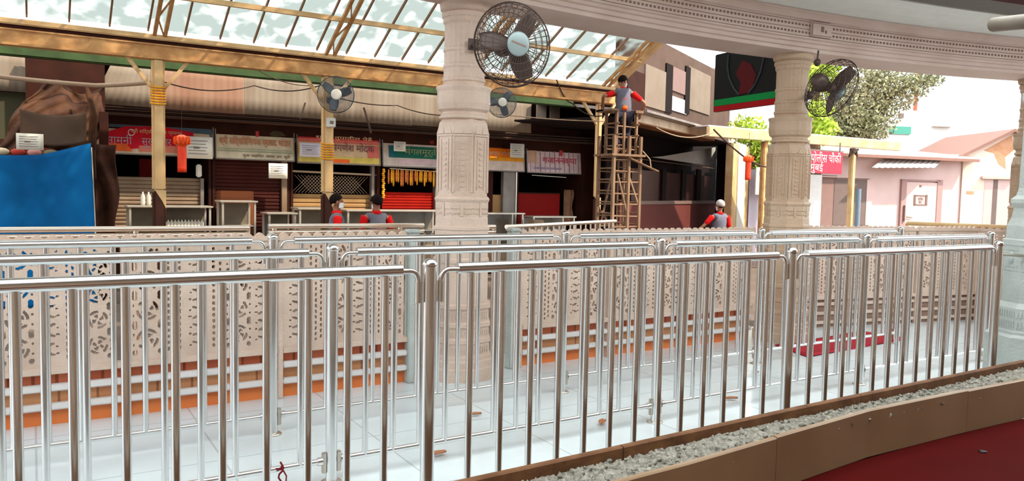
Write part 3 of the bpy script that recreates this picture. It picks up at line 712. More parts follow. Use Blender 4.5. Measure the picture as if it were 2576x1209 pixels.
# dark soffit and fascia boards behind the cladding
sf = thing('fascia_boarding', 'dark brown boards and pipes between cladding and shop signs', 'boarding', (0, 15.2, 0))
MB().box(-4, 12.5, .225, .35, 2.5, 3.66).build('board', M_DARKBR, sf)
MB().box(-4, 12.5, -.4, .3, 3.66, 3.72).build('soffit', M_DARKBR, sf)
for z, r_, y_ in ((2.86, .02, -.08), (2.80, .03, -.02), (2.74, .018, -.1)): MB().tube([(1.0, y_, z-.02), (4, y_, z+.01), (8, y_, z-.015), (12.3, y_, z)], r_, 8).build('pipe', M_CABLE, sf)
MB().box(.9, 12.3, -.06, .22, 2.73, 2.76).build('batten', mat('dusty_batten', (108, 72, 56), .8), sf)

# signs --------------------------------------------------------------------
def sign(x0, x1, z0, z1, bg, label, name='shop_sign', tilt=-.12, Y=F0-.12):
    t = thing(name, label, 'sign', ((x0+x1)/2, Y, z0), rot=(-tilt*0-.10, 0, 0))
    W_, H_ = x1-x0, z1-z0; t.scale = (1, 1, 1.2)
    bd_ = MB().box(-W_/2+.01, W_/2-.01, 0, .03, 0, H_, bev=.004).build('board', bg, t)
    fr = MB()
    for (a, b, c, d) in ((-W_/2, W_/2, 0, .02), (-W_/2, W_/2, H_-.02, H_), (-W_/2, -W_/2+.02, 0, H_), (W_/2-.02, W_/2, 0, H_)): fr.box(a, b, -.012, .035, c, d)
    fr.build('frame', M_GREY, t)
    return bd_, W_, H_      # lettering and colour fields are sub-parts of the board
def patch(t, x0, x1, z0, z1, m, name='colour_field', y=-.008, poly=None):
    mb = MB()
    if poly: mb.prism(poly, 'y', y, .004)
    else: mb.box(x0, x1, y, .004, z0, z1)
    return mb.build(name, m, t)
C_ = lambda n_, c: mat(n_, tuple(min(255, int(v*1.1)) for v in c), .6, 0, tuple(int(v*.85) for v in c), 5, .7, spec=.2)
t, W_, H_ = sign(.97, 2.93, 2.05, 2.55, C_('sign_cream', (206, 184, 156)), 'red and blue shop sign, the leftmost of the row')
patch(t, 0, 0, 0, 0, C_('sign_teal', (74, 96, 110)), poly=[(-.95, .40), (-.6, .40), (.9, .36), (.95, .24), (.95, .47), (-.95, .47)])
patch(t, 0, 0, 0, 0, C_('sign_red', (206, 24, 46)), y=-.012, poly=[(-.93, .12), (-.93, .28), (-.5, .42), (.1, .44), (.62, .38), (.62, .22), (.5, .14), (.1, .1), (-.3, .1), (-.6, .06)])
patch(t, 0, 0, 0, 0, C_('sign_orange', (226, 96, 40)), y=-.014, poly=[(-.9, .05), (-.85, .15), (-.5, .16), (-.4, .05)])
patch(t, 0, 0, 0, 0, C_('sign_salmon', (206, 120, 100)), y=-.013, poly=[(-.3, .05), (-.3, .14), (.55, .16), (.6, .05)])
text(t, 'सामनी', -.62, -.018, .20, .16, C_('sign_grey_letter', (176, 160, 170)), wide=.42)
text(t, 'सुखसागर शॉप', .12, -.018, .20, .16, C_('sign_grey_letter', (176, 160, 170)), wide=.75)
text(t, 'श्री सिद्धिविनायक प्रसन्न', .0, -.018, .35, .07, C_('sign_gold_letter', (230, 190, 150)), wide=.85)
mb = MB().tube([(-.42+.05*math.cos(q), -.016, .33+.045*math.sin(q)) for q in np.linspace(0, 2*PI, 16)], .008, 6); mb.build('emblem_ring', M_WHITE, t)
t, W_, H_ = sign(2.95, 4.45, 2.03, 2.55, C_('sign_pale', (204, 192, 166)), 'cream shop sign with orange lettering, second from left')
text(t, 'श्री सिद्धिविनायक प्रसाद भांडार', 0, -.012, .29, .15, C_('sign_rust_letter', (196, 116, 74)), wide=1.34)
patch(t, -.7, .7, .13, .15, C_('sign_greenish', (150, 156, 128)), 'line', y=-.01); patch(t, -.7, .7, .17, .18, C_('sign_greenish', (150, 156, 128)), 'line', y=-.01)
text(t, 'पूजा साहित्य, नारळ, हार, फुले', .2, -.012, .07, .06, C_('sign_brown_letter', (110, 90, 70)), wide=.9)
patch(t, .0, .06, .38, .47, C_('sign_redmark', (190, 60, 60)), 'mark', y=-.012)
patch(t, 0, 0, 0, 0, C_('sign_tear', (70, 60, 40)), 'torn_patch', y=-.014, poly=[(.26, .44), (.34, .5), (.5, .48), (.58, .42), (.44, .40), (.3, .4)])
t, W_, H_ = sign(4.49, 6.26, 2.01, 2.55, C_('sign_tan', (204, 176, 140)), 'worn red and yellow shop sign behind the second canopy post')
patch(t, -.85, .85, .42, .50, C_('sign_crimson', (196, 50, 56)), y=-.008); patch(t, -.85, .85, .36, .42, C_('sign_rose', (206, 110, 96)), y=-.008)
patch(t, -.85, .85, .03, .13, C_('sign_yellow', (206, 184, 90)), y=-.008); patch(t, -.85, -.5, .13, .34, C_('sign_yellow2', (214, 170, 80)), y=-.008)
patch(t, .6, .85, .13, .34, C_('sign_rose', (206, 110, 96)), y=-.008)
patch(t, -.4, .2, .03, .09, C_('sign_orange', (226, 96, 40)), y=-.01)
text(t, 'जयगणेश मोदक', .22, -.016, .28, .17, C_('sign_purple_letter', (120, 66, 86)), wide=1.05)
text(t, 'शुद्ध तुपातील पेढे', .1, -.016, .45, .07, C_('sign_gold_letter', (230, 190, 150)), wide=1.2)
t, W_, H_ = sign(6.30, 7.92, 2.0, 2.55, C_('sign_white', (196, 182, 172)), 'white shop sign with a green panel, left of the centre column')
patch(t, -.66, .55, .17, .38, C_('sign_dgreen', (24, 96, 80)), y=-.008); patch(t, -.66, -.52, .17, .38, C_('sign_blue', (30, 100, 110)), y=-.01)
patch(t, -.45, .7, .06, .14, C_('sign_pinkish', (198, 170, 176)), y=-.01)
text(t, 'मंगलमूर्ती', .1, -.014, .28, .15, C_('sign_olive_letter', (150, 160, 110)), wide=.8)
text(t, 'श्री', .35, -.014, .47, .08, C_('sign_redmark', (190, 60, 60)), wide=.1)
t, W_, H_ = sign(7.96, 9.86, 1.99, 2.53, C_('sign_white2', (210, 190, 178)), 'orange shop sign just right of the centre column')
patch(t, -.9, .62, .2, .44, C_('sign_saffron', (238, 118, 10)), y=-.008); patch(t, -.9, .93, .2, .27, C_('sign_amber', (226, 150, 30)), y=-.01)
patch(t, -.9, .35, .44, .52, C_('sign_brownred', (140, 60, 40)), y=-.009)
text(t, 'गणपती बाप्पा मोरया', .1, -.014, .33, .12, C_('sign_gold_letter', (230, 190, 150)), wide=1.0)
t, W_, H_ = sign(9.92, 11.72, 1.98, 2.54, C_('sign_lilac', (204, 180, 182)), 'stained white shop sign with pink lettering, rightmost of the row')
text(t, 'गजाननकृपा', .05, -.014, .26, .17, C_('sign_pink_letter', (196, 52, 72)), wide=1.0)
patch(t, .05, .14, .36, .5, C_('sign_redmark', (190, 60, 60)), 'mark', y=-.012)
patch(t, -.84, -.6, .2, .5, C_('sign_beige', (200, 160, 130)), y=-.008); patch(t, -.7, .1, .08, .12, C_('sign_line', (150, 130, 150)), 'line')
for k in range(12): patch(t, -.8+k*.14, -.796+k*.14+.008*(k % 3), .03, .53, C_('sign_streak', (150, 120, 116)), 'stain', y=-.009)

# paper notices ----------------------------------------------------------
def notice(px0, py0, px1, py1, Y, label, m=None):
    a = at(px0, py0, Y=Y); b = at(px1, py1, Y=Y)
    t = thing('paper_notice', label, 'notice', (a.x, Y, b.z), 0, 'printed notices')
    W_ = b.x-a.x; H_ = a.z-b.z
    MB().grid(lambda u, v: (u*W_, .008*math.sin(u*5), v*H_), 6, 2, .004).build('sheet', m or M_PAPER, t)
    mb = MB()
    for k in range(5):
        z = H_*(.2+.15*k); mb.box(W_*.1, W_*(.9-.15*(k % 2)), -.006, -.002, z, z+H_*.03)
    mb.build('print_lines', M_INK, t)
    MB().box(W_*.3, W_*.7, .004, .012, H_*.45, H_*.55).build('hanger', M_GREY, t)
    return t
notice(40, 334, 110, 378, 12.7, 'white printed notice above the blue tarpaulin')
notice(466, 342, 535, 400, 15.2, 'white printed notice on the red leftmost sign')
notice(754, 358, 812, 396, 15.2, 'bluish white notice on the worn red and yellow sign', mat('bluish_paper', (206, 200, 210), .7))
notice(676, 410, 723, 449, 15.1, 'white notice hanging between the second and third shops')
notice(991, 355, 1020, 381, 15.2, 'small notice with red print on the green panel sign')
notice(1284, 360, 1318, 397, 15.2, 'pinkish notice on the orange sign')

# ---- shop fronts
def shutter(parent, x0, x1, z0, z1, m, y=0, pitch=.07, name='shutter'):
    n = max(2, int((z1-z0)/pitch)); pr = []
    for k in range(n):
        za = z0+(z1-z0)*k/n; zb = z0+(z1-z0)*(k+1)/n; pr += [(y-.004, za), (y-.022, za+(zb-za)*.25), (y-.022, za+(zb-za)*.75), (y-.004, zb-.004)]
    poly = pr+[(y+.02, z1), (y+.02, z0)]
    mb = MB(); N_ = len(poly); vs = [(x0, p, q) for p, q in poly]+[(x1, p, q) for p, q in poly]
    mb.add(vs, [tuple(range(N_))[::-1], tuple(range(N_, 2*N_))]+[(i, (i+1) % N_, N_+(i+1) % N_, N_+i) for i in range(N_)])
    return mb.build(name, m, parent)
def shop(x0, x1, label):
    t = thing('shop_unit', label, 'shop', (x0, F0, GZ), 0, 'small shops of the row'); W_ = x1-x0
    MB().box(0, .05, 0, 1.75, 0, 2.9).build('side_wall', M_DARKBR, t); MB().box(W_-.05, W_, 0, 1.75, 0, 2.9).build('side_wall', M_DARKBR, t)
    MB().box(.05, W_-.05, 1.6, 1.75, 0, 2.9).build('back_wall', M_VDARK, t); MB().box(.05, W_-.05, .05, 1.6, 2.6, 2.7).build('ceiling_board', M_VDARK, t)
    return t, W_
z = lambda v: v-GZ
t, W_ = shop(.97, 2.9, 'leftmost shop with a dusty white shutter half raised')
shutter(t, .27, 1.74, 0, z(1.66), M_SHUT, .1); MB().box(.2, .27, .02, .14, 0, z(2.05)).build('frame_post', M_GREY, t); MB().box(1.74, 1.8, .02, .14, 0, z(1.66)).build('frame_post', M_GREY, t)
MB().box(0, .1, -.05, .05, 0, z(2.05)).build('pillar', M_DARKBR, t)
MB().box(.75, 1.05, .5, .6, z(1.66), z(2.0)).build('red_cloth', mat('deep_red_cloth', (104, 16, 14), .8), t)
MB().box(1.66, 1.76, -.02, .06, z(1.68), z(1.92), bev=.02).build('price_card', M_PAPER, t)
t, W_ = shop(2.92, 4.38, 'second shop closed by a dark maroon roller shutter')
shutter(t, .02, W_-.18, 0, z(2.08), M_MAROON, .05); MB().box(W_-.16, W_-.06, -.03, .12, 0, z(2.08)).build('pillar', M_SHUT, t)
t, W_ = shop(4.40, 6.22, 'third shop with diamond mesh over cream slats')
shutter(t, .05, W_-.12, 0, z(1.40), M_SHUTC, .12, .09)
MB().tube([(.03, .02, z(1.85)), (W_, .02, z(1.82))], .022, 8).build('cross_pipe', M_CABLEL, t)
mb = MB()
for k in range(-6, 30):
    for sg in (1, -1):
        xa = .05+k*.07
        a0 = Vector((xa, .13, z(1.42))); b0 = Vector((xa+sg*.36, .13, z(1.78)))
        if min(a0.x, b0.x) > .04 and max(a0.x, b0.x) < W_-.12: mb.tube([a0, b0], .006, 4)
mb.build('diamond_mesh', M_CABLEL, t); MB().box(W_-.12, W_-.06, -.02, .1, 0, z(2.03)).build('pillar', M_GREY, t)
t, W_ = shop(6.24, 7.78, 'fourth shop with hanging yellow packets over a red shutter')
shutter(t, .12, W_-.2, 0, z(1.47), M_RED, .06, .06); MB().box(W_-.2, W_-.04, -.04, .1, 0, z(2.02)).build('pillar', M_GREY, t)
MB().box(-.02, .04, -.04, .04, 0, z(2.0)).build('pillar', M_DARKBR, t)
MB().tube([(.25, -.05, z(1.97)), (W_-.1, -.05, z(1.93))], .012, 6).build('hanging_rod', M_PAPER, t)
t, W_ = shop(7.80, 9.70, 'fifth shop, mostly hidden behind the centre column')
MB().box(1.3, 1.52, .05, .12, 0, z(1.45)).build('board', M_SHUTC, t); MB().box(.1, 1.3, .05, .12, 0, z(2.0)).build('board', M_MAROON, t)
MB().box(1.53, 1.88, -.04, .08, 0, z(2.0)).build('pillar', M_GREY, t); MB().box(1.86, 1.89, -.06, -.03, 0, z(2.0)).build('edge_strip', M_ALU, t)
t, W_ = shop(9.72, 11.55, 'rightmost shop with a flat dark red board')
MB().box(.05, 1.28, .05, .1, 0, z(1.50)).build('red_board', M_REDD, t)
MB().box(.05, 1.28, .04, .06, z(1.49), z(1.52)).build('trim', M_DARKBR, t)
mb = MB().grid(lambda u, v: (1.42+.26*u+.03*math.sin(v*9)*u, .03+.03*math.sin(u*9), z(.75)+.85*v), 8, 10, .03); mb.build('hanging_sack', mat('sackcloth', (140, 104, 80), .8, 0, (110, 76, 56), 9, .8), t)
MB().tube([(.4, -.03, z(1.93)), (1.4, -.03, z(1.90))], .01, 6).build('tube_lamp', M_PAPER, t)
MB().box(W_-.04, W_+.9, -.15, .2, 0, z(3.9)).build('blank_wall', M_DARKBR, t)

# garlands and packets in the fourth shop: individuals
def packet(i, n, x):
    o = MB(); L_ = random.uniform(.24, .36); w_ = .05
    o.grid(lambda u, v: ((u-.5)*w_*(.6+.4*math.sin(PI*v)), .012*math.sin(u*PI), -L_*v), 4, 6, .012)
    m_ = random.choice([M_PACKY, M_PACKY, M_PACKR])
    q = o.build('hanging_packet', m_, None, (x, F0-.07-.03*(i % 2), 1.95))
    nm_ = ('yellow' if m_ is M_PACKY else 'red and gold')+(' packet, shorter,' if L_ < .3 else ' packet, longer,')
    return tag(q, nm_+' at the '+('left end' if i < 7 else 'middle' if i < 14 else 'right end')+' of the row over the red shutter', 'packet', 'packets hanging in the fourth shop')
for i in range(20): packet(i, 20, 6.46+i*.055)
gl_ = thing('marigold_garland', 'long marigold garland hanging left of the yellow packets', 'garland', (6.33, F0-.1, 1.35))
mb = MB()
for k in range(15): mb.ball((.01*math.sin(k*2), 0, k*.042), .036, .036, .026, 8, 5)
mb.build('flower_string', M_PACKY, gl_)

# ---- counters and display cases
def display_case(x0, x1, Y, ztop, label, shelves=2, slats=False, dep=.5):
    t = thing('display_counter', label, 'counter', (x0, Y, GZ)); W_ = x1-x0; H_ = ztop-GZ
    MB().box(-.03, W_+.03, -.03, dep, H_-.03, H_, bev=.006).build('top', M_ALU, t)
    mb = MB()
    for x in (0, W_-.035):
        for y in (0, dep-.06): mb.box(x, x+.035, y, y+.035, 0, H_-.03)
    mb.build('frame', M_ALU, t)
    for k in range(shelves): MB().box(.02, W_-.02, .02, dep-.05, H_*(.42+.28*k), H_*(.42+.28*k)+.02).build('shelf', M_ALU, t)
    MB().box(.035, W_-.035, dep-.05, dep-.03, .1, H_-.05).build('back_panel', M_GLASSC, t)
    MB().box(.02, W_-.02, .01, dep-.05, .08, H_*.42).build('cupboard', M_SHUT, t)
    return t
display_case(1.38, 2.68, 14.35, 1.17, 'metal display counter with shelves in front of the white shutter')
for k in range(13):
    tag(MB().lathe([(.028, 0), (.03, .02), (.03, .13), (.012, .15), (.012, .17)], 10).build('jar', M_PAPER, None, (1.9+k*.055, 14.55, GZ+1.45*.7+.02)), 'pale jar standing in the shelf of the display counter', 'jar', 'jars in the first display counter')
st = display_case(2.86, 3.45, 14.35, 1.27, 'tapering pale shelf stand in front of the maroon shutter', 3)
tag(MB().box(2.95, 3.55, 14.95, 15.3, GZ, 1.44, bev=.01).build('wooden_crate', mat('brown_crate', (120, 66, 38), .7)), 'brown wooden crate standing against the maroon shutter', 'crate')
display_case(3.66, 4.16, 14.3, 1.06, 'small grey glass case left of the walking man', 1)
display_case(4.25, 5.05, 14.4, 1.15, 'long dusty glass counter under the cream slats', 2)
display_case(5.15, 7.2, 14.3, 1.12, 'long white-topped counter behind the standing people', 2)
display_case(7.5, 9.35, 14.6, 1.06, 'dark counter partly hidden by the centre column', 1)
display_case(9.55, 10.7, 14.5, .99, 'low counter in front of the dark red board', 1)
tag(MB().box(9.35, 9.65, 14.2, 14.45, GZ, .92, bev=.02).build('carton', M_SHUT), 'pale carton beside the low counter', 'carton')
for k in range(2):
    tag(MB().lathe([(.035, 0), (.038, .03), (.038, .16), (.014, .2), (.014, .23)], 12).build('water_bottle', mat('clear_plastic', (176, 170, 160), .2), None, (1.62+k*.09, 14.6, 1.17)), 'clear water bottle on the first display counter', 'bottle', 'bottles on the first display counter')

# ------------------------------------------------------------ left: tarpaulins
def tf(u, v):
    a = at(-120, 378, Y=12.8); x = -.95+u*1.69; top = 1.92+(.16*max(0, (u-.62)/.38)**1.3)-.03*math.sin(u*5)
    xx = x+.05*v*0-.10*(v)*(1 if u > .95 else 0)
    return (x+.07*(1-v)*u, 12.8+.05*math.sin(u*9+v*2)*(.4+v)+.02*math.sin(u*31+v*7)+.3*(1-v)*.2, -.25+(top+.25)*v)
bt = thing('blue_tarpaulin', 'bright blue tarpaulin hung over a stall at the left edge', 'tarpaulin')
MB().grid(tf, 60, 30, .008).build('sheet', M_BLUE, bt)
mb = MB().grid(lambda u, v: (.74+.07*(1-v)+.02*u, 12.82, -.25+2.3*v), 1, 10, .01); mb.build('pale_hem', M_PAPER, bt)
stl = thing('covered_stall', 'wooden stall frame standing under the blue tarpaulin', 'stall', (-1.2, 13.0, GZ))
for x in (0, 1.9): MB().box(x, x+.08, 0, .08, 0, 2.15).build('post', M_WOOD, stl)
MB().box(0, 1.98, .02, .8, 2.12, 2.18).build('shelf', M_DARKBR, stl); MB().box(0, 1.98, .8, .85, 0, 2.18).build('back', M_DARKBR, stl)
# cloth bundle on top
def cloth(u, v):
    xl = -.62+.72*v**.8; xr = .80+.26*v; x = xl+(xr-xl)*u; zz = 1.95+1.05*v
    return (x+.06*math.sin(v*8+u*4), 13.35+.5*v-.22*math.sin(PI*u)*math.sin(PI*min(1, v*1.1))+.06*math.sin(u*13+v*8)+.03*math.sin(u*29-v*17), zz-.10*math.cos(u*PI*2)*(1-v)+.10*math.sin(u*7)*v)
ct = thing('brown_cover', 'crumpled brown tarpaulin bundle above the blue one', 'tarpaulin')
MB().grid(cloth, 70, 50, .015).build('sheet', M_BROWNT, ct)
MB().grid(lambda u, v: (-.12+.82*u, 13.0+.05*math.sin(u*6)+.06*math.cos(v*3), 2.13+.42*v-.09*math.sin(PI*u)*(1-v)*0.8-.06*math.sin(PI*u)*v), 24, 12, .01).build('hanging_cloth', M_GREYT, ct)
mb = MB()
for k in range(6): mb.tube([(.7+.02*k, 13.2, 3.0-.05*k), (.8+.03*math.sin(k), 13.05, 2.5), (.75+.05*math.sin(k*2), 13.1, 2.0-.1*k)], .03, 6)
mb.build('hanging_folds', M_BROWNT, ct)
for k in range(7):
    cc = [(188, 90, 96), (86, 120, 70), (200, 180, 150), (170, 60, 50), (190, 130, 120), (120, 110, 80), (180, 160, 140)][k]
    x = -.75+k*.2
    tag(MB().ball((0, 0, .05), .1, .08, .06, 10, 6).build('bundle', mat('bundle_cloth_%d' % k, cc, .8), None, (x, 13.2, 1.90)), ['pink', 'green', 'cream', 'red', 'rose', 'olive', 'beige'][k]+' cloth bundle on the stall shelf above the tarpaulin', 'bundle', 'bundles on the stall shelf')
rp = thing('rag_bundle', 'tattered sacks hanging on the pillar beside the blue tarpaulin', 'rags', (.9, 13.4, GZ))
MB().box(0, .12, 0, .12, 0, 2.9).build('pole', M_DARKBR, rp)
MB().grid(lambda u, v: (-.1+.32*u+.04*math.sin(v*12), -.06+.05*math.sin(u*8+v*9), .3+2.1*v), 10, 26, .03).build('sack', mat('rag_cloth', (76, 46, 32), .85, 0, (40, 22, 18), 6, .9, .4, 14), rp)
MB().box(-.05, 1.05, -.3, -.2, 2.5, 3.66).build('brown_board', M_DARKBR, c2)

# lanterns
def lantern(p, label, s_=1.0):
    t = thing('paper_lantern', label, 'lantern', p, 0, 'red hanging lanterns')
    mb = MB()
    for k in range(12):
        a_ = k*PI/6; M = Matrix.Rotation(a_, 4, 'Z')
        mb.prism([(0, 0), (0, 0)], 'z', 0, 0) if False else mb.box(.05*s_, .125*s_, -.012, .012, -.17*s_, -.05*s_, M, .01)
    mb.lathe([(.03, -.02), (.09, -.05), (.115, -.1), (.09, -.17), (.06, -.2)], 16, M=Matrix.Scale(s_, 4)); mb.build('lantern_body', M_LANT2, t)
    mb = MB()
    for k in range(14):
        a_ = k*PI/7; x, y = .065*s_*math.cos(a_), .065*s_*math.sin(a_); mb.grid(lambda u, v: (x+(u-.5)*.03*math.sin(a_), y-(u-.5)*.03*math.cos(a_), (-.18-.42*v)*s_), 1, 6, .003)
    mb.build('streamers', M_LANT, t); MB().tube([(0, 0, -.05), (0, 0, .5)], .004, 5).build('string', M_CABLE, t)
    return t
lantern((2.0, 13.0, 2.33), 'red and orange paper lantern hanging before the leftmost shop sign')
lantern((14.31, 12.62, 2.52), 'red paper lantern hanging by the stall corner near the right column')

# ------------------------------------------------------------ fans
def fan(loc, face, R_, label, blade_rot, dark=True, mount=None, roll=0, nring=7, nrad=40, wire=.0022, logo=False):
    """face: direction the front looks at (world vector)."""
    f = Vector(face).normalized(); q = f.to_track_quat('Z', 'Y')
    t = thing('wall_fan', label, 'fan', loc, group='wall fans'); t.rotation_mode = 'QUATERNION'; t.rotation_quaternion = q
    m = M_FAN if dark else M_FANG
    D_ = R_*.5
    def prof(k):   # front dome from hub to rim then back
        pass
    front = [(R_*.30, D_*.62), (R_*.55, D_*.60), (R_*.82, D_*.48), (R_*.96, D_*.22), (R_, 0)]
    back = [(R_, 0), (R_*.97, -D_*.3), (R_*.8, -D_*.62), (R_*.5, -D_*.72), (R_*.28, -D_*.74)]
    for nm, pr in (('front_grille', front), ('back_grille', back)):
        mb = MB()
        for k in range(nrad):
            a_ = 2*PI*k/nrad; mb.tube([(r*math.cos(a_+.12*(1-r/R_)), r*math.sin(a_+.12*(1-r/R_)), h) for r, h in pr], wire, 4, cap=False)
        for j in range(nring):
            u = j/(nring-1); i = min(int(u*4), 3); fr = u*4-i; r = pr[i][0]*(1-fr)+pr[i+1][0]*fr; h = pr[i][1]*(1-fr)+pr[i+1][1]*fr
            mb.tube([(r*math.cos(x), r*math.sin(x), h) for x in np.linspace(0, 2*PI, 48)[:-1]], wire*(2.2 if (j == 0 and nm == 'back_grille') or (j == nring-1 and nm == 'front_grille') else 1.1), 5, closed=True)
        mb.build(nm, m, t)
    bc_ = MB().lathe([(.001, D_*.70), (R_*.24, D_*.70), (R_*.29, D_*.66), (R_*.29, D_*.58), (.001, D_*.58)], 32).build('badge_cap', M_HUB if dark else M_HUBW, t)
    if logo: MB().box(-R_*.2, R_*.2, -R_*.02, R_*.02, D_*.70, D_*.71, M=Matrix.Rotation(-.25, 4, 'Z')).build('badge_mark', M_PIT, bc_)
    MB().lathe([(.001, D_*.3), (R_*.13, D_*.28), (R_*.16, D_*.1), (R_*.16, -D_*.2)], 24).build('hub', m, t)
    for k in range(3):
        M = Matrix.Rotation(blade_rot+k*2*PI/3, 4, 'Z')
        mb = MB().grid(lambda u, v: M @ Vector((R_*(.12+.76*v), R_*(.20+.12*math.sin(PI*v))*(u-.5)*1.5, D_*(.05+.30*(u-.5)))), 6, 10, .004)
        mb.build('blade', m, t)
    MB().lathe([(.001, -D_*1.6), (R_*.18, -D_*1.55), (R_*.24, -D_*1.35), (R_*.24, -D_*.85), (R_*.2, -D_*.7), (.001, -D_*.7)], 28).build('motor', m, t)
    if mount is not None:
        # bracket from the motor to the mount point
        qi = q.inverted(); mp = qi @ (Vector(mount)-Vector(loc))
        P0 = Vector((0, 0, -D_*1.5)); mid = (P0+mp)/2+qi @ Vector((0, 0, -.04))
        MB().tube([P0, mid, mp], .018, 10).build('bracket', m, t)
        MB().box(-.045, .045, -.045, .045, -.012, .012).build('wall_plate', m, t, mp)
    return t
hub1 = at(1290, 113, D=5.15)
fan(hub1-Vector((-.33, -.86, -.15)).normalized()*0-Vector((0, 0, 0)), (-.12, -.97, -.08), .275, 'large dark wall fan on the centre column, hub facing the camera', 1.0, True, (3.0, 5.47, 2.70), logo=True)
fan(at(845, 238, Y=12.1), (-.25, -.95, -.05), .29, 'grey wall fan on the second canopy post', .35, False, (4.14, 12.38, 2.95), nrad=64, wire=.0016, nring=12)
fan(at(1262, 258, Y=12.1), (-.35, -.93, 0), .27, 'grey wall fan half hidden behind the centre column', .9, False, (6.3, 12.6, 3.0), nrad=64, wire=.0016, nring=12)
tag(MB().box(6.27, 6.37, 12.45, 12.56, GZ, 3.345, bev=.02).build('fan_pole', M_CREAM), 'cream pole carrying the half hidden grey fan', 'pole')
f4 = at(2092, 222, D=7.6)
fan(f4, (.93, -.12, -.34), .30, 'dark wall fan seen from behind right of the second column', .3, True, (6.98, 5.36, 2.62))
cb = thing('camera_dome', 'small dark hook lamp under the ring beam beside the right fan', 'lamp', at(2056, 157, D=7.9))
MB().ball((0, 0, 0), .035, .035, .04).build('body', M_FAN, cb); MB().tube([(0, 0, .03), (.01, 0, .12)], .01, 6).build('stem', M_FAN, cb)

# ------------------------------------------------------------ hanging screen
p = Vector((7.2, 6.94, 2.575)); az_ = math.radians(82-180)
tv = thing('hanging_screen', 'dark hanging television screen with green and red bands', 'screen', (p.x, p.y, p.z), rot=(0, 0, 0))
tv.rotation_mode = 'XYZ'; tv.rotation_euler = (math.radians(-7)*0, 0, az_)
TW = 1.12; TH = .70
Q = tv
Q = MB().box(0, TW, .0, .06, 0, TH, bev=.008).build('case', M_SCREEN, tv)
MB().box(.02, TW-.02, -.004, .002, .0, .065).build('red_band', M_SRED, Q)
MB().box(.02, TW-.02, -.004, .002, .068, .145).build('green_band', M_SGREEN, Q)
mb = MB()
for sg in (-1, 1):
    pts = [(TW*.5+sg*v, -.005, zz) for v, zz in ((.30, .66), (.31, .52), (.27, .38), (.18, .25), (.08, .16))]; mb.tube(pts, .012, 6)
mb.build('shield_outline', M_SDIM, Q)
mb = MB(); mb.prism([(TW*.5-.10, .16), (TW*.5+.12, .18), (TW*.5+.2, .36), (TW*.5+.1, .5), (TW*.5-.05, .56), (TW*.5-.16, .42), (TW*.5-.06, .3)], 'y', -.005, .0); mb.build('red_shape', M_SDRED, Q)
MB().tube([(TW*.5, .03, TH), (TW*.5, .03, .95)], .02, 8).build('hanger', M_FAN, tv)

# ------------------------------------------------------------ scaffold tower
SX0, SX1, SY0, SY1 = 9.20, 9.84, 11.3, 11.75
sc = thing('scaffold_tower', 'tall bamboo coloured scaffold tower carrying a man', 'scaffold', (0, 0, 0))
for (x, y) in ((SX0, SY0), (SX1-.28, SY0), (SX1, SY0), (SX0, SY1), (SX1, SY1)):
    MB().box(x-.03, x+.03, y-.03, y+.03, GZ, 2.62, bev=.006).build('post', M_WOOD, sc)
for (x, y) in ((SX0+.10, SY0+.07), (SX1-.36, SY0+.07), (SX1-.06, SY0+.07), (SX0+.10, SY1-.07), (SX1-.06, SY1-.07)):
    MB().box(x-.025, x+.025, y-.025, y+.025, 2.25, 3.06, bev=.006).build('upper_post', M_WOOD, sc)
zz = GZ+.35; k = 0
while zz < 2.9:
    ins = .1 if zz > 2.3 else 0
    for y in (SY0-.0+ins*.7, SY1-ins*.7):
        MB().tube([(SX0-.02+ins, y, zz), (SX1+.02-ins*.6, y, zz+.01*(-1)**k)], .016, 6).build('rung', M_WOOD, sc)
    for x in (SX0+ins, SX1-ins*.6): MB().tube([(x, SY0, zz+.05), (x, SY1, zz+.05)], .016, 6).build('rung', M_WOOD, sc)
    MB().tube([(SX0+.3, SY0+.25, zz+.08), (SX0+.5, SY0+.25, zz+.08)], .012, 6).build('rung', M_WOOD, sc)
    zz += .21; k += 1
for x in (SX0+.3, SX0+.5): MB().tube([(x, SY0+.25, GZ), (x+.02, SY0+.25, 2.2)], .018, 6).build('ladder_rail', M_WOOD, sc)
mb = MB(); mb.box(SX0-.08, SX1+.08, SY0-.06, SY0+.3, 2.24, 2.28); mb.box(SX0-.08, SX1+.08, SY0+.33, SY1+.06, 2.235, 2.275); mb.build('mid_platform', M_WOOD, sc)
mb = MB(); mb.box(SX0-.1, SX0+.6, SY1-.22, SY1+.0, 3.06, 3.10); mb.box(SX0+.5, SX1+.05, SY0, SY0+.2, 3.06, 3.11); mb.box(SX0-.1, SX0+.1, SY0, SY1, 3.07, 3.105); mb.build('top_board', M_WOOD, sc)
for (a_, b_) in (((SX0, SY0, .9), (SX0-.32, SY0-.3, GZ)), ((SX1, SY0, .9), (SX1+.35, SY0-.3, GZ)), ((SX1-.28, SY0, .8), (SX1+.05, SY0-.1, GZ)), ((SX0+.4, SY1, 2.2), (SX0+.1, SY1, 1.0)), ((SX0+.1, SY0, 1.9), (SX1-.3, SY0, 1.2)), ((SX1-.28, SY0, 1.9), (SX1, SY0, 1.3)), ((SX0+.1, SY1, 1.2), (SX1, SY1, .4))):
    MB().bar(a_, b_, .03, .03).build('brace', M_WOOD, sc)
MB().bar((SX1-.3, SY0-.05, 2.2), (SX1+.35, SY0-.1, 1.98), .1, .02).build('loose_plank', M_WOOD, sc)
MB().tube([(SX1+.02, SY0-.04, 2.35), (SX1+.2, SY0-.05, 2.2), (SX1+.24, SY0-.05, 2.0)], .012, 6).build('rope', M_CABLEL, sc)

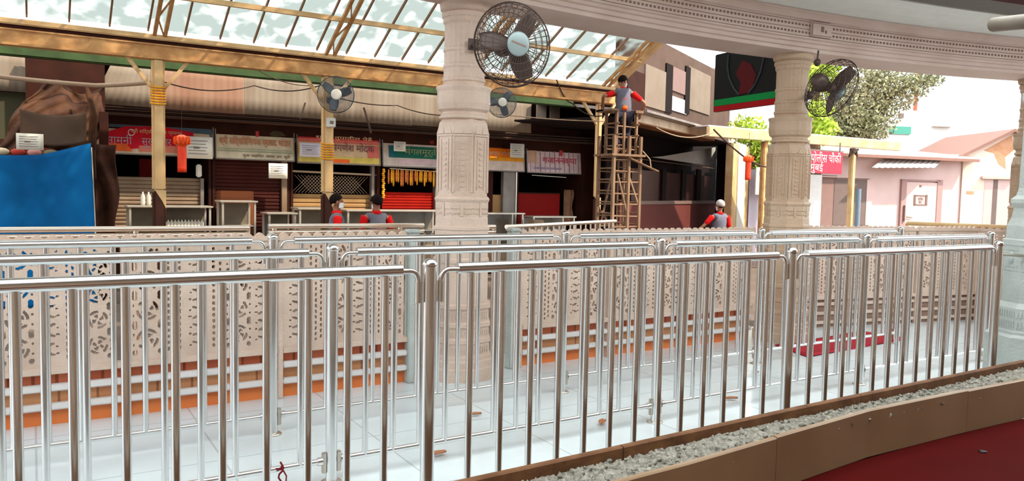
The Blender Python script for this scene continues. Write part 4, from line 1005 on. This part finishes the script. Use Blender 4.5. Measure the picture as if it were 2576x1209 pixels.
# ------------------------------------------------------------ people
def skin(parent, name, mat_, chains, sub=2, root=None, extra=None):
    """chains: list of lists of (x,y,z,r) sharing points by coordinates -> one skinned mesh"""
    V = []; R_ = []; E = set(); idx = {}
    for ch in chains:
        last = None
        for (x, y, z_, r) in ch:
            k = (round(x, 4), round(y, 4), round(z_, 4))
            if k not in idx: idx[k] = len(V); V.append((x, y, z_)); R_.append(r)
            if last is not None and last != idx[k]: E.add((min(last, idx[k]), max(last, idx[k])))
            last = idx[k]
    me = bpy.data.meshes.new(name); me.from_pydata(V, list(E), []); o = bpy.data.objects.new('tmp', me); COL.objects.link(o)
    md = o.modifiers.new('s', 'SKIN'); md.use_smooth_shade = True
    for i, sv in enumerate(me.skin_vertices[0].data):
        rr = R_[i]; sv.radius = rr if hasattr(rr, '__len__') else (rr, rr); sv.use_root = (i == 0)
    sb = o.modifiers.new('b', 'SUBSURF'); sb.levels = sub; sb.render_levels = sub
    dg = bpy.context.evaluated_depsgraph_get(); m2 = bpy.data.meshes.new_from_object(o.evaluated_get(dg)); bpy.data.objects.remove(o)
    m2.materials.clear(); m2.materials.append(mat_); m2.name = name
    m2.polygons.foreach_set('use_smooth', [True]*len(m2.polygons))
    q = bpy.data.objects.new(name, m2); COL.objects.link(q); q.parent = parent; return q
def person(loc, rz, label, armL, armR, lean=0, headyaw=0, headpitch=0, bend=0, hairm=None, mask=True, logo=False, cap=False, H=1.70):
    """faces local -Y. armL/armR: (elbow, wrist) in local coordinates; L is at +x"""
    t = thing('person', label, 'person', loc, rz)
    k = H/1.70
    hipz = .92*k-bend
    def sp(h):           # spine point at height h above the hips with forward lean
        return (0, -math.sin(lean)*h, hipz+math.cos(lean)*h)
    pel = sp(0); wst = sp(.16); chs = sp(.34); shl = sp(.47); nk = sp(.53); nk2 = sp(.585)
    hd = Vector(sp(.685)); hq = Matrix.Rotation(headyaw, 3, 'Z') @ Matrix.Rotation(headpitch, 3, 'X')
    P = lambda v, r: (v[0], v[1], v[2], r)
    SH = {}
    for s_, arm in ((1, armL), (-1, armR)):
        SH[s_] = Vector((s_*.175, shl[1], shl[2]-.02))
    jaw = hd+hq @ Vector((0, -.03, -.05)); sk = hd+hq @ Vector((0, .005, .03)); cr = hd+hq @ Vector((0, .01, .085))
    chains = [[P(pel, (.15, .115)), P(wst, (.13, .10)), P(chs, (.15, .11)), P(shl, (.09, .07)), P(nk, .052), P(nk2, .050), P(jaw, (.066, .07)), P(sk, (.078, .092)), P(cr, (.055, .065))]]
    chains.append([P(jaw, (.066, .07)), P(hd+hq @ Vector((0, -.098, -.055)), .022)])
    chains.append([P(sk, (.078, .092)), P(hd+hq @ Vector((0, -.105, -.005)), .014)])
    sleeves = []
    for s_, arm in ((1, armL), (-1, armR)):
        sh = SH[s_]; el = Vector(arm[0]); wr = Vector(arm[1]); dn = (wr-el).normalized()
        side = dn.cross(Vector((0, 0, 1)) if abs(dn.z) < .8 else Vector((0, -1, 0))).normalized()
        palm = wr+dn*.07
        arm_ch = [P(shl, (.09, .07)), P(sh, .050), P(sh.lerp(el, .5), .046), P(el, .038), P(el.lerp(wr, .45), .036), P(wr, .026), P(palm, (.036, .018))]
        chains.append(arm_ch)
        curl = Vector((0, -1, 0)) if abs(dn.y) < .7 else Vector((0, 0, -1))
        for j, L_ in enumerate((.062, .072, .068, .052)):
            b0 = palm+side*(j-1.5)*.018+dn*.02; chains.append([P(palm, (.036, .018)), P(b0, .010), P(b0+dn*L_*.5+curl*.006, .009), P(b0+dn*L_*.85+curl*.022, .008)])
        b0 = wr+dn*.03-side*.03; chains.append([P(wr, .026), P(b0, .011), P(b0+dn*.035-side*.018+curl*.01, .009)])
        sleeves.append([P(sh+Vector((-s_*.005, 0, .004)), .074), P(sh+Vector((s_*.014, 0, -.012)), .074), P(sh.lerp(el, .5), .060), P(sh.lerp(el, .82), .056)])
    legs = []
    for s_ in (1, -1):
        hp = Vector((s_*.09, pel[1], hipz-.04)); kn = Vector((s_*.10, pel[1]-.02-bend*1.1, .49*k-bend*.35)); an = Vector((s_*.10, pel[1]+.02, .09)); he = Vector((s_*.10, pel[1]-.03, .045)); toe = Vector((s_*.11, pel[1]-.17, .03))
        chains.append([P(pel, (.15, .115)), P(hp, .09), P(hp.lerp(kn, .5), .075), P(kn, .055), P(kn.lerp(an, .35), .055), P(an, .036), P(he, (.04, .035)), P(toe, (.04, .024))])
        legs.append([P(pel, (.155, .12)), P(hp, .102), P(hp.lerp(kn, .5), .088), P(kn, .07), P(kn.lerp(an, .4), .066), P(an, .058)])
        skin(t, 'shoe', M_SHOE, [[P(he+Vector((0, .03, 0)), (.045, .04)), P(he.lerp(toe, .5), (.048, .036)), P(toe+Vector((0, -.02, 0)), (.042, .028))]], 1)
    skin(t, 'body', M_SKIN, chains, 1)
    skin(t, 'trousers', M_TROU, legs, 1)
    skin(t, 'vest', M_VEST, [[P(sp(-.04), (.168, .13)), P(wst, (.155, .122)), P(chs, (.178, .138)), P(shl, (.135, .112)), P(sp(.50), (.085, .08))]]+[[P(shl, (.135, .112)), P(SH[q_]*.55+Vector(shl)*.45+Vector((0, 0, .012)), (.096, .094)), P(SH[q_]*.95+Vector(shl)*.05, (.078, .078))] for q_ in (1, -1)], 1)
    for ch in sleeves: skin(t, 'sleeve', M_SHIRTR, [ch], 1)
    skin(t, 'collar', M_SHIRTR, [[P(sp(.485), (.105, .098)), P(sp(.53), (.082, .080)), P(sp(.57), (.066, .066))]], 1)
    # hair cap, ears, eyes, mask
    hm = hairm or M_HAIR
    A = Matrix.Translation(hd) @ hq.to_4x4()
    def hf(u, v):
        a_ = 2*PI*u; back = .5+.5*math.cos(a_-PI/2)    # 1 at back(+y)
        ph = v*(PI*.37+PI*.37*back)
        r = 1+.03*math.sin(9*a_+3*v*5)
        return A @ Vector((.089*r*math.sin(ph)*math.cos(a_), .012+.103*r*math.sin(ph)*math.sin(a_), .028+.102*r*math.cos(ph)))
    MB().grid(hf, 28, 10, -.012).build('hair', hm, t)
    mb = MB()
    for s_ in (1, -1): mb.ball(A @ Vector((s_*.083, .01, -.005)), .010, .02, .030, 8, 6, hq.to_4x4())
    mb.build('ears', M_SKIN, t)
    for s_ in (1, -1): MB().ball(A @ Vector((s_*.031, -.086, .012)), .010, .006, .006, 8, 6).build('eye', M_EYE, t)
    if mask:
        MB().grid(lambda u, v: A @ Vector((.072*math.sin((u-.5)*2.9), -.012-.100*math.cos((u-.5)*2.9)+.01*(1-v), -.012-.085*(1-v))), 10, 5, .006).build('face_mask', M_MASK, t)
    else:
        MB().box(-.022, .022, -.104, -.098, -.062, -.055, A).build('mouth', mat('lip', (120, 60, 50), .5), t)
    if logo:
        o = MB().lathe([(.001, 0), (.055, 0), (.055, .006), (.001, .006)], 24, M=Matrix.Rotation(-PI/2, 4, 'X')); b = sp(.12)
        o.build('back_emblem', mat('orange_print', (226, 120, 40), .7, 0, (200, 40, 30), 20, 1), t, (0, b[1]+.122, b[2]))
        MB().box(-.05, .05, .122, .128, 0, .03, bev=.004).build('back_print', mat('pink_print', (196, 110, 116), .7), t, (0, b[1]+.002, b[2]+.16))
    return t
person((3.97, 11.5, GZ), math.radians(75), 'person in grey vest and red sleeves in profile beside the second canopy post', ((.25, .02, 1.10), (.20, -.14, .92)), ((-.25, .02, 1.10), (-.20, -.12, .90)), headyaw=.15)
person((4.60, 11.45, GZ), math.radians(176), 'person seen from behind in grey vest with orange back emblem', ((.27, .03, 1.12), (.27, -.05, .88)), ((-.27, .03, 1.12), (-.26, -.05, .88)), logo=True, mask=False)
person((4.86, 12.15, GZ), math.radians(-15), 'person facing the camera, half hidden behind the one with the emblem', ((.25, .02, 1.10), (.22, -.14, .92)), ((-.25, .02, 1.10), (-.20, -.16, .93)), H=1.66)
person((9.60, 11.53, 2.28), math.radians(150), 'person with face mask on top of the scaffold, arms spread on its boards', ((.40, -.02, 1.10), (.38, -.20, .98)), ((-.40, -.02, .98), (-.36, -.2, .80)), lean=.35, headyaw=-.9, headpitch=.35, bend=.16, logo=True)
person((12.45, 11.7, GZ), math.radians(165), 'person in dark vest reaching left near the yellow pillar', ((.36, -.05, 1.16), (.50, -.2, 1.0)), ((-.25, .02, 1.08), (-.24, -.05, .86)), headyaw=.3, headpitch=.2, hairm=mat('grey_cap', (176, 166, 160), .7))

# ------------------------------------------------------------ right-hand stall and deck (turned 26 degrees)
SA = math.radians(28); SP = (10.5, 12.3)
FR = Frame(SP, SA)
def fbox(t, F, px0, py0, px1, py1, off, dep, name, m, z0=None, z1=None, bev=0):
    a_ = F.px(px0, py0, off); b_ = F.px(px1, py1, off)
    zt = a_[1] if z1 is None else z1; zb = b_[1] if z0 is None else z0
    return MB().box(a_[0], b_[0], off, off+dep, zb, zt, bev=bev).build(name, m, t)
stall = thing('corner_stall', 'dark open stall with maroon half wall behind the scaffold', 'stall', (SP[0], SP[1], 0), SA)
fbox(stall, FR, 1560, 508, 1845, 570, 1.2, .1, 'half_wall', mat('maroon_panel', (104, 54, 48), .6, 0, (90, 44, 40), 2, .6), z0=GZ)
fbox(stall, FR, 1600, 505, 1835, 511, 1.17, .12, 'sill', mat('sill_grey', (120, 96, 88), .5))
fbox(stall, FR, 1610, 400, 1815, 425, 1.2, .08, 'lintel', mat('pale_lintel', (150, 126, 104), .7, 0, (110, 84, 66), 3, .8))
fbox(stall, FR, 1590, 425, 1840, 508, 1.26, .02, 'dark_glazing', mat('dark_glazing', (44, 26, 24), .25, 0, (64, 42, 38), 1.5, .7))
for x in (1668, 1718, 1755): fbox(stall, FR, x, 425, x+7, 508, 1.2, .06, 'mullion', M_VDARK)
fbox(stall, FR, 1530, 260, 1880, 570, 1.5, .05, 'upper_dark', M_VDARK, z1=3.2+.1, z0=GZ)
fbox(stall, FR, 1806, 400, 1830, 505, 1.1, .05, 'blue_grey_cloth', mat('blue_grey_cloth', (120, 130, 136), .8))
fbox(stall, FR, 1815, 420, 1826, 500, 1.07, .03, 'dark_blue_strip', mat('dark_blue', (20, 30, 56), .8))
a_ = FR.px(1640, 395, .9); b_ = FR.px(1800, 372, .9)
MB().prism([(a_[0], a_[1]), (a_[0]+.8, a_[1]+.06), (b_[0], b_[1]+.02), (b_[0], b_[1]-.08), (b_[0]-.9, a_[1]-.02)], 'y', .9, .93).build('torn_sheet', mat('torn_tin', (150, 144, 138), .7), stall)
a_ = FR.px(1860, 400, 0); b_ = FR.px(1590, 300, 0)
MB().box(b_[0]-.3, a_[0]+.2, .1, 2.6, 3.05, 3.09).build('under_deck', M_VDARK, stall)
fbox(stall, FR, 1846, 360, 1878, 570, .02, .22, 'yellow_pillar', M_CREAM, z0=GZ)
fbox(stall, FR, 1860, 360, 1870, 570, -.01, .03, 'sun_streak_strip', M_PAPER, z0=GZ)  # white strip paints the sunlit streak on the pillar
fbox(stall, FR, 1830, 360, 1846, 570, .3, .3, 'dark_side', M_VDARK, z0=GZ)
fbox(stall, FR, 1878, 385, 1890, 570, .25, .3, 'maroon_side', mat('maroon_side', (120, 78, 76), .6), z0=GZ)
# roof deck
dk = thing('roof_deck', 'grey galvanised roof deck over the corner stall', 'roof', (SP[0], SP[1], 0), SA)
a0 = FR.px(1600, 283, 0); a1 = FR.px(1790, 337, 0)
x0_, x1_ = a0[0]-.02, a1[0]+.1; dz_ = (a0[1]+a1[1])/2-3.10
MB().prism([(-.25, 3.12+dz_), (0, 3.10+dz_), (2.4, 3.42+dz_), (2.4, 3.48+dz_), (-.02, 3.16+dz_), (-.25, 3.17+dz_)], 'x', x0_, x1_+1.9).build('deck_sheet', M_DECK, dk)
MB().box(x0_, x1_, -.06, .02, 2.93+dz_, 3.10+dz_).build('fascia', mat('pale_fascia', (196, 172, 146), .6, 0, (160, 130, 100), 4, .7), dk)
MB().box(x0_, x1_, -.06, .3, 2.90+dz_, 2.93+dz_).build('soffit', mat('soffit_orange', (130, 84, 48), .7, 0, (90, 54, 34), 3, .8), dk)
for k in range(16):
    p_ = (random.uniform(x0_, x1_+.6), random.uniform(.1, 1.6)); mb = MB().grid(lambda u, v: (p_[0]+.16*(u-.5)*(1+.5*math.sin(9*v)), p_[1]+.12*(v-.5), 3.17+dz_+.133*p_[1]+.016*math.sin(6*u)*math.cos(5*v)), 4, 4, .004)
    tag(mb.build('roof_scrap', M_PAPER), None, 'scrap') if False else None
    o_ = mb.build('roof_scrap', M_PAPER, dk)
# straight eave beam along the street
eb = thing('street_eave', 'sunlit cream eave beam on posts, right of the corner stall', 'eave', (0, 13.26, 0))
ea = at(1780, 345, Y=13.26); e2 = at(2262, 378, Y=13.26)
MB().box(ea.x, e2.x, -.05, .05, ea.z+.02, ea.z+.26, bev=.01).build('beam', M_CREAM, eb)
MB().box(ea.x, e2.x, -.02, 1.8, ea.z+.26, ea.z+.29).build('roof_sheet', M_TIN, eb)
for x_, m_ in ((2155, M_CREAM), (1932, M_CREAMR)):
    q = at(x_, 400, Y=13.26); MB().box(q.x-.07, q.x+.07, .06, .2, GZ, ea.z+.02, bev=.02).build('post', m_, eb)
q = at(2163, 400, Y=13.15); MB().tube([(q.x, -.12, GZ), (q.x, -.12, 1.8)], .07, 12).build('pipe', M_BLUEP, eb)
q = at(2150, 385, Y=13.2); mb = MB()
for k in range(6): mb.tube([(q.x-.2+.07*k, -.06, q.z+.12), (q.x-.1+.04*k*(-1)**k, -.1, q.z-.02*k), (q.x+.15-.06*k, -.06, q.z+.1)], .022, 6)
mb.build('cable_knot', M_CABLE, eb)
# red sign
s0 = at(2030, 377, Y=13.0); s1 = at(2118, 438, Y=13.0); W_ = s1.x-s0.x; H_ = s0.z-s1.z
rs = thing('red_sign', 'red sign board with white Devanagari lettering beside the right column', 'sign', (s0.x, 13.0, s1.z))
MB().box(-.6, W_, 0, .04, 0, H_, bev=.006).build('board', M_SIGNR, rs)
text(rs, 'सा पोलीस चौकी', W_*.42, -.006, H_*.66, .3, M_WHITE, wide=W_*1.05); text(rs, 'दा. मुंबई', W_*.14, -.006, H_*.24, .26, M_WHITE, wide=W_*.62)
MB().bar((.1, .02, H_), (.1, .02, H_+.25), .03, .03).build('hanger', M_GREY, rs)
MB().bar((W_-.1, .02, H_), (W_-.1, .02, H_+.25), .03, .03).build('hanger', M_GREY, rs)
# white banner boards
s0 = at(1903, 420, Y=13.6); s1 = at(1945, 490, Y=13.6)
bn = thing('white_banner', 'white board with blue writing left of the second column', 'board', (s0.x, 13.6, s1.z))
MB().box(0, s1.x-s0.x, 0, .03, 0, s0.z-s1.z).build('board', M_PAPER, bn)
text(bn, 'सूचना', .35, -.006, (s0.z-s1.z)*.75, .2, M_BLUEP, wide=.5); text(bn, 'भाविक', .4, -.006, (s0.z-s1.z)*.4, .16, M_BLUEP, wide=.4)
s0 = at(1888, 425, Y=13.9); s1 = at(1925, 568, Y=13.9)
wc = thing('draped_cloth', 'white draped cloth hanging beneath the white board', 'cloth', (s0.x, 13.9, GZ))
MB().grid(lambda u, v: (u*(s1.x-s0.x), .08*math.sin(u*11), (s0.z-GZ)*v), 30, 6, .01).build('sheet', mat('lilac_white_cloth', (206, 196, 206), .8), wc)
s0 = at(2030, 438, Y=14.2); s1 = at(2063, 570, Y=14.2)
wt = thing('white_screen_board', 'tall white board standing right of the second column', 'board', (s0.x, 14.2, GZ))
MB().box(-.4, s1.x-s0.x, 0, .05, 0, s0.z-GZ, bev=.01).build('board', M_WBLD, wt)

# upper storey over the deck
ub = thing('upper_storey', 'brown upper storey with pale shutters above the deck', 'building', (SP[0], SP[1], 0), SA)
o2 = 1.9
fbox(ub, FR, 1560, 50, 1835, 300, o2, .1, 'wall', mat('brown_grey_wall', (92, 72, 62), .8, 0, (78, 60, 52), 2, .8), z0=3.2)
fbox(ub, FR, 1625, 160, 1680, 282, o2-.04, .04, 'pale_shutter', mat('pale_shutter', (128, 114, 100), .7, 0, (112, 94, 80), 2, .7))
fbox(ub, FR, 1733, 165, 1785, 290, o2-.04, .04, 'pale_shutter', mat('pale_shutter', (190, 172, 152), .7))
fbox(ub, FR, 1678, 158, 1690, 286, o2-.05, .04, 'dark_gap', M_VDARK)
fbox(ub, FR, 1727, 165, 1734, 288, o2-.05, .04, 'dark_gap', M_VDARK)
fbox(ub, FR, 1690, 165, 1727, 240, o2-.04, .04, 'pink_shutter', mat('pink_shutter', (130, 104, 98), .7))
fbox(ub, FR, 1690, 240, 1727, 288, o2-.04, .04, 'glazing', mat('pale_glass', (200, 200, 206), .2))
fbox(ub, FR, 1580, 170, 1622, 300, o2-.03, .04, 'dark_panel', M_DARKBR)
fbox(ub, FR, 1800, 170, 1860, 320, o2+.4, .1, 'side_wall', mat('pinkish_wall', (206, 176, 168), .7), z0=3.2)

# ------------------------------------------------------------ hut at right
HA = math.radians(-12); hp_ = at(2320, 452, D=25.5); FH = Frame((hp_.x, hp_.y), HA)
hut = thing('pink_hut', 'pink plastered hut with a door and tin awning at right', 'hut', (hp_.x, hp_.y, 0), HA)
xa = FH.px(2050, 450)[0]; xb = FH.px(2424, 395)[0]; ze = FH.px(2424, 388)[1]; zl = FH.px(2060, 385)[1]
MB().prism([(xa, GZ), (xb, GZ), (xb, ze), (xa, max(zl, 2.7))], 'y', .06, 3.5).build('wall', M_PINKW, hut)
def hb(px0, py0, px1, py1, off, dep, name, m, z0=None, par=None):
    a_ = FH.px(px0, py0, off); b_ = FH.px(px1, py1, off); return MB().box(a_[0], b_[0], off, off+dep, b_[1] if z0 is None else z0, a_[1]).build(name, m, par or hut)
d_ = hb(2276, 458, 2360, 570, .0, .05, 'door', M_DOOR, GZ)
for (a_, b_, c_, e_) in ((2270, 452, 2276, 570), (2360, 452, 2366, 570), (2270, 450, 2366, 457)): hb(a_, b_, c_, e_, -.02, .07, 'door_frame', mat('door_frame', (176, 140, 134), .6), GZ if e_ == 570 else None)
fr = FH.px(2300, 490, -.01); f2 = FH.px(2332, 516, -.01)
mb = MB()
for (a_, b_, c_, e_) in ((2300, 490, 2332, 493), (2300, 513, 2332, 516), (2300, 490, 2303, 516), (2329, 490, 2332, 516)):
    u_ = FH.px(a_, b_, -.01); v_ = FH.px(c_, e_, -.01); mb.box(u_[0], v_[0], -.02, 0, v_[1], u_[1])
dpl = mb.build('door_plate', M_PIT, d_)
text(d_, 'प्रवेश', (fr[0]+f2[0])/2, -.01, (fr[1]+f2[1])/2+.03, .14, M_PIT, wide=.22); text(d_, 'बंद', (fr[0]+f2[0])/2, -.01, (fr[1]+f2[1])/2-.07, .1, M_PIT, wide=.14)
hb(2315, 465, 2319, 470, -.02, .02, 'peephole', M_PIT, None, d_)
MB().tube([(FH.px(2273, 520)[0], -.05, FH.px(2273, 516)[1]), (FH.px(2273, 520)[0], -.05, FH.px(2273, 556)[1])], .03, 8).build('latch_bar', M_PIT, d_)
MB().tube([(FH.px(2278, 545)[0], -.04, FH.px(2278, 545)[1]), (FH.px(2292, 547)[0], -.04, FH.px(2292, 547)[1])], .015, 6).build('bolt', M_PIT, d_)
hb(2100, 450, 2182, 566, .0, .04, 'dark_window', M_SHADE); hb(2068, 440, 2100, 570, .01, .04, 'brown_panel', mat('brown_panel', (150, 120, 112), .7), GZ); hb(2182, 452, 2190, 566, -.01, .05, 'window_frame', M_PINKW)
hb(2066, 442, 2196, 449, -.1, .15, 'window_ledge', mat('ledge', (206, 180, 170), .6))
# awning
a_ = FH.px(2193, 421, -.6); b_ = FH.px(2352, 421, -.6); c_ = FH.px(2375, 396, 0); d2 = FH.px(2222, 398, 0)
MB().grid(lambda u, v: Vector((a_[0], -.6, a_[1]))*(1-u)*(1-v)+Vector((b_[0], -.6, b_[1]))*u*(1-v)+Vector((c_[0], 0, c_[1]))*u*v+Vector((d2[0], 0, d2[1]))*(1-u)*v+Vector((0, 0, .01*math.sin(u*70))), 80, 2, .02).build('awning', M_TIN, hut)
# main roof sheets
r0 = FH.px(2060, 385, -.4); r1 = FH.px(2430, 392, -.4)
MB().prism([(-.45, max(zl, 2.7)+.0), (3.6, max(zl, 2.7)+.5), (3.6, max(zl, 2.7)+.56), (-.45, max(zl, 2.7)+.06)], 'x', xa-.3, xb+.25).build('roof', M_TIN, hut)
MB().box(xa-.3, xb+.2, -.45, -.4, max(zl, 2.7)-.09, max(zl, 2.7)).build('roof_edge', mat('rusty_edge', (150, 112, 100), .7), hut)
# gable wing
GA = math.radians(-32); gw = FH.w(xb, .0); FG = Frame((gw.x, gw.y), GA)
wing = thing('gabled_wing', 'sunlit cream gable end with patched plaster beside the pink hut', 'building', (gw.x, gw.y, 0), GA)
gx1 = FG.px(2545, 330)[0]; gz0 = FG.px(2421, 392)[1]; gz1 = FG.px(2545, 332)[1]
MB().prism([(0, GZ), (gx1*2.1, GZ), (gx1*2.1, gz0), (gx1, gz1), (0, gz0)], 'y', 0, 4).build('wall', M_CREAMW, wing)
pa = [FG.px(*q) for q in ((2475, 378), (2545, 340), (2552, 375), (2528, 395), (2530, 425), (2512, 412), (2500, 385))]
MB().prism(pa, 'y', -.008, .0).build('bare_patch', M_BRICKP, wing)
MB().prism([(-.2, gz0-.09), (gx1, gz1), (gx1, gz1+.1), (-.2, gz0+.01)], 'y', -.2, 4).build('roof', mat('rusty_edge', (150, 112, 100), .7), wing)
MB().prism([(gx1, gz1), (gx1*2.2, gz0-.1), (gx1*2.2, gz0), (gx1, gz1+.1)], 'y', -.2, 4).build('roof', mat('rusty_edge', (150, 112, 100), .7), wing)
def gbx(px0, py0, px1, py1, off, dep, name, m, z0=None):
    a_ = FG.px(px0, py0, off); b_ = FG.px(px1, py1, off); return MB().box(a_[0], b_[0], off, off+dep, b_[1] if z0 is None else z0, a_[1]).build(name, m, wing)
gbx(2478, 452, 2500, 570, -.01, .03, 'shutter', M_DOOR, GZ); gbx(2504, 452, 2550, 570, -.01, .03, 'shutter', M_DOOR, GZ); gbx(2500, 452, 2504, 570, -.02, .04, 'mullion', M_SHADE, GZ)
gbx(2472, 443, 2555, 451, -.12, .15, 'ledge', mat('ledge', (206, 180, 170), .6)); gbx(2432, 480, 2450, 488, -.01, .02, 'number_mark', M_BRICKP)
# tall white building far behind
wbp = at(2300, 345, D=38); FB = Frame((wbp.x, wbp.y), math.radians(-25))
wbd = thing('white_building', 'bright white building with a green window beyond the hut roof', 'building', (wbp.x, wbp.y, 0), math.radians(-25))
a_ = FB.px(2205, 300); b_ = FB.px(2440, 300)
MB().box(a_[0], b_[0], 0, 8, GZ, FB.px(2300, 278)[1]).build('wall', M_WBLD, wbd)
a_ = FB.px(2238, 317, -.05); b_ = FB.px(2290, 338, -.05); MB().box(a_[0], b_[0], -.1, .0, b_[1], a_[1]).build('window', M_GWIN, wbd)
a_ = FB.px(2345, 316, -.05); b_ = FB.px(2392, 320, -.05); MB().box(a_[0], b_[0], -.3, .0, b_[1], a_[1]).build('window_hood', M_TIN, wbd)
a_ = FB.px(2262, 285, -.05); b_ = FB.px(2272, 297, -.05); MB().box(a_[0], b_[0], -.1, .0, b_[1], a_[1]).build('vent', M_SHADE, wbd)
a_ = FB.px(2302, 280, 1); b_ = FB.px(2302, 185, 1)
tag(MB().tube([(0, 0, a_[1]-1.0), (0, 0, b_[1])], .1, 8).build('mast', M_RUST, None, FB.w(a_[0], 1.0)), 'rusty red mast rising over the white building', 'mast')

# ------------------------------------------------------------ trees
def leaf_mesh(centres, n, size, seed):
    r = np.random.RandomState(seed); V = []; F = []
    for (cx, cy, cz, rx, ry, rz, m_) in centres:
        k = int(n*m_)
        d = r.normal(size=(k, 3)); d /= np.linalg.norm(d, axis=1)[:, None]; rad = r.rand(k)**.45
        P = np.array([cx, cy, cz])+d*rad[:, None]*np.array([rx, ry, rz])
        for p in P:
            a_ = r.normal(size=3); a_ /= np.linalg.norm(a_); b_ = np.cross(a_, r.normal(size=3)); b_ /= np.linalg.norm(b_)
            s_ = size*(.6+.8*r.rand()); c_ = np.cross(a_, b_)
            i = len(V); V += [tuple(p-a_*s_), tuple(p+b_*s_*.45+c_*s_*.1), tuple(p+a_*s_), tuple(p-b_*s_*.45+c_*s_*.1)]; F.append((i, i+1, i+2, i+3))
    m = MB(); m.v = V; m.f = F; m.sm = [False]*len(F); return m
def tree(base, D_, blobs, label, m_, n, size, seed, trunk=True):
    t = thing('leafy_tree', label, 'tree', base)
    cs = []
    for (px, py, r_) in blobs:
        p = at(px, py, D=D_); cs.append((p.x-base[0], p.y-base[1], p.z-base[2], r_, r_, r_*.8, r_*r_))
    lm = leaf_mesh(cs, n, size, seed).build('foliage', m_, t, fix=False)
    top = Vector((cs[0][0], cs[0][1], cs[0][2]))
    mb = MB().tube([(0, 0, 0), top*.5+Vector((.1, 0, 0)), top], [.28, .2, .08], 8)
    for c in cs[1:]: mb.tube([top*.55, (top*.4+Vector(c[:3])*.6), Vector(c[:3])], [.12, .07, .03], 6)
    mb.build('trunk', M_BARK, t); return t
b1 = at(2150, 380, D=30); tree((b1.x, b1.y, GZ), 30, [(2130, 270, 1.5), (2190, 210, 1.1), (2110, 310, 1.2), (2180, 300, 1.2), (2250, 240, .9), (2170, 330, 1.0), (2080, 330, .8), (2300, 215, .7), (2340, 200, .5), (2220, 200, .8)], 'hazy green tree rising behind the hut', M_LEAF, 1050, .08, 3)
b2 = at(2050, 380, D=24); tree((b2.x, b2.y, GZ), 24, [(2050, 200, .7), (2065, 175, .6), (2045, 290, .7), (2060, 330, .6)], 'yellow-green tree close behind the right fan', M_LEAFY, 900, .11, 5)
b3 = at(1903, 420, D=26); tree((b3.x, b3.y, GZ), 26, [(1903, 372, .6), (1898, 400, .5), (1880, 330, .7)], 'yellow-green foliage glimpsed behind the small red lantern', M_LEAFY, 900, .10, 9)
# ------------------------------------------------------------ cables
def cable(pts, label, r=.012, m=None, sag=.15):
    P = []
    for i in range(len(pts)-1):
        a_, b_ = Vector(pts[i]), Vector(pts[i+1])
        for k in range(12): u = k/12; P.append(a_.lerp(b_, u)-Vector((0, 0, sag*4*u*(1-u))))
    P.append(Vector(pts[-1])); tag(MB().tube(P, r, 6).build('sagging_cable', m or M_CABLE), label, 'cable', 'cables strung over the passage')
cable([at(-40, 188, Y=12.9), at(240, 215, Y=12.9), at(400, 205, Y=12.6)], 'thick pale pipe crossing the left of the picture above the tarpaulin', .035, M_CABLEL, .01)
cable([at(-40, 100, Y=13.2), at(300, 122, Y=13.2)], 'thin pale conduit under the eave at far left', .015, M_CABLEL, .02)
cable([at(395, 200, Y=12.6), at(640, 215, Y=13.0), at(830, 205, Y=12.6)], 'cable sagging between the first two canopy posts', .01, None, .12)
cable([at(830, 240, Y=12.6), at(1000, 265, Y=13.0), at(1130, 290, Y=13)], 'cable running right from the second canopy post', .01, None, .05)
cable([at(640, 170, Y=13.2), at(780, 215, Y=13.2)], 'thin cable below the green girder, left of the post fan', .008, None, .08)
cable([at(1240, 285, Y=13), at(1520, 305, Y=12.3)], 'pale cable from the centre column to the scaffold', .012, M_CABLEL, .03)
cable([at(1400, 200, Y=12.4), at(1440, 260, Y=12.4), at(1520, 290, Y=12.2)], 'looping cable under the right end of the eave', .012, None, .1)
cable([at(1650, 320, Y=12.8), at(1800, 330, Y=13.0)], 'cable sagging under the deck above the dark stall', .012, M_CABLEL, .18)
cable([at(1795, 325, Y=12.9), at(1880, 400, Y=12.7), at(1930, 420, Y=12.9)], 'cable slanting down past the red lantern to the right', .02, M_CABLE, .03)
cable([at(915, 270, Y=14.2), at(925, 300, Y=14.2), at(933, 335, Y=14.2)], 'short dangling wire end over the third sign', .02, M_CABLE, 0)
cable([at(768, 258, Y=14.2), at(755, 300, Y=14.2)], 'short dangling wire left of the post fan', .015, M_CABLE, 0)
for (x_, lb) in ((1362, 'left'), (1396, 'right')):
    a_ = at(x_-10, 240, Y=14.4); b_ = at(x_+12, 300, Y=14.4)
    tag(MB().box(a_.x, b_.x, 14.4, 14.44, b_.z, a_.z).build('duct_panel', M_CLAD), f'narrow pale upright panel under the eave, {lb} of a pair', 'panel', 'pair of pale upright panels')
bt_ = MB().tube([at(2500, 62, D=6.0), at(2600, 52, D=5.6)], .055, 12)
tag(bt_.build('ceiling_pipe', M_GREY), 'grey pipe stub under the white cove, top right', 'pipe')
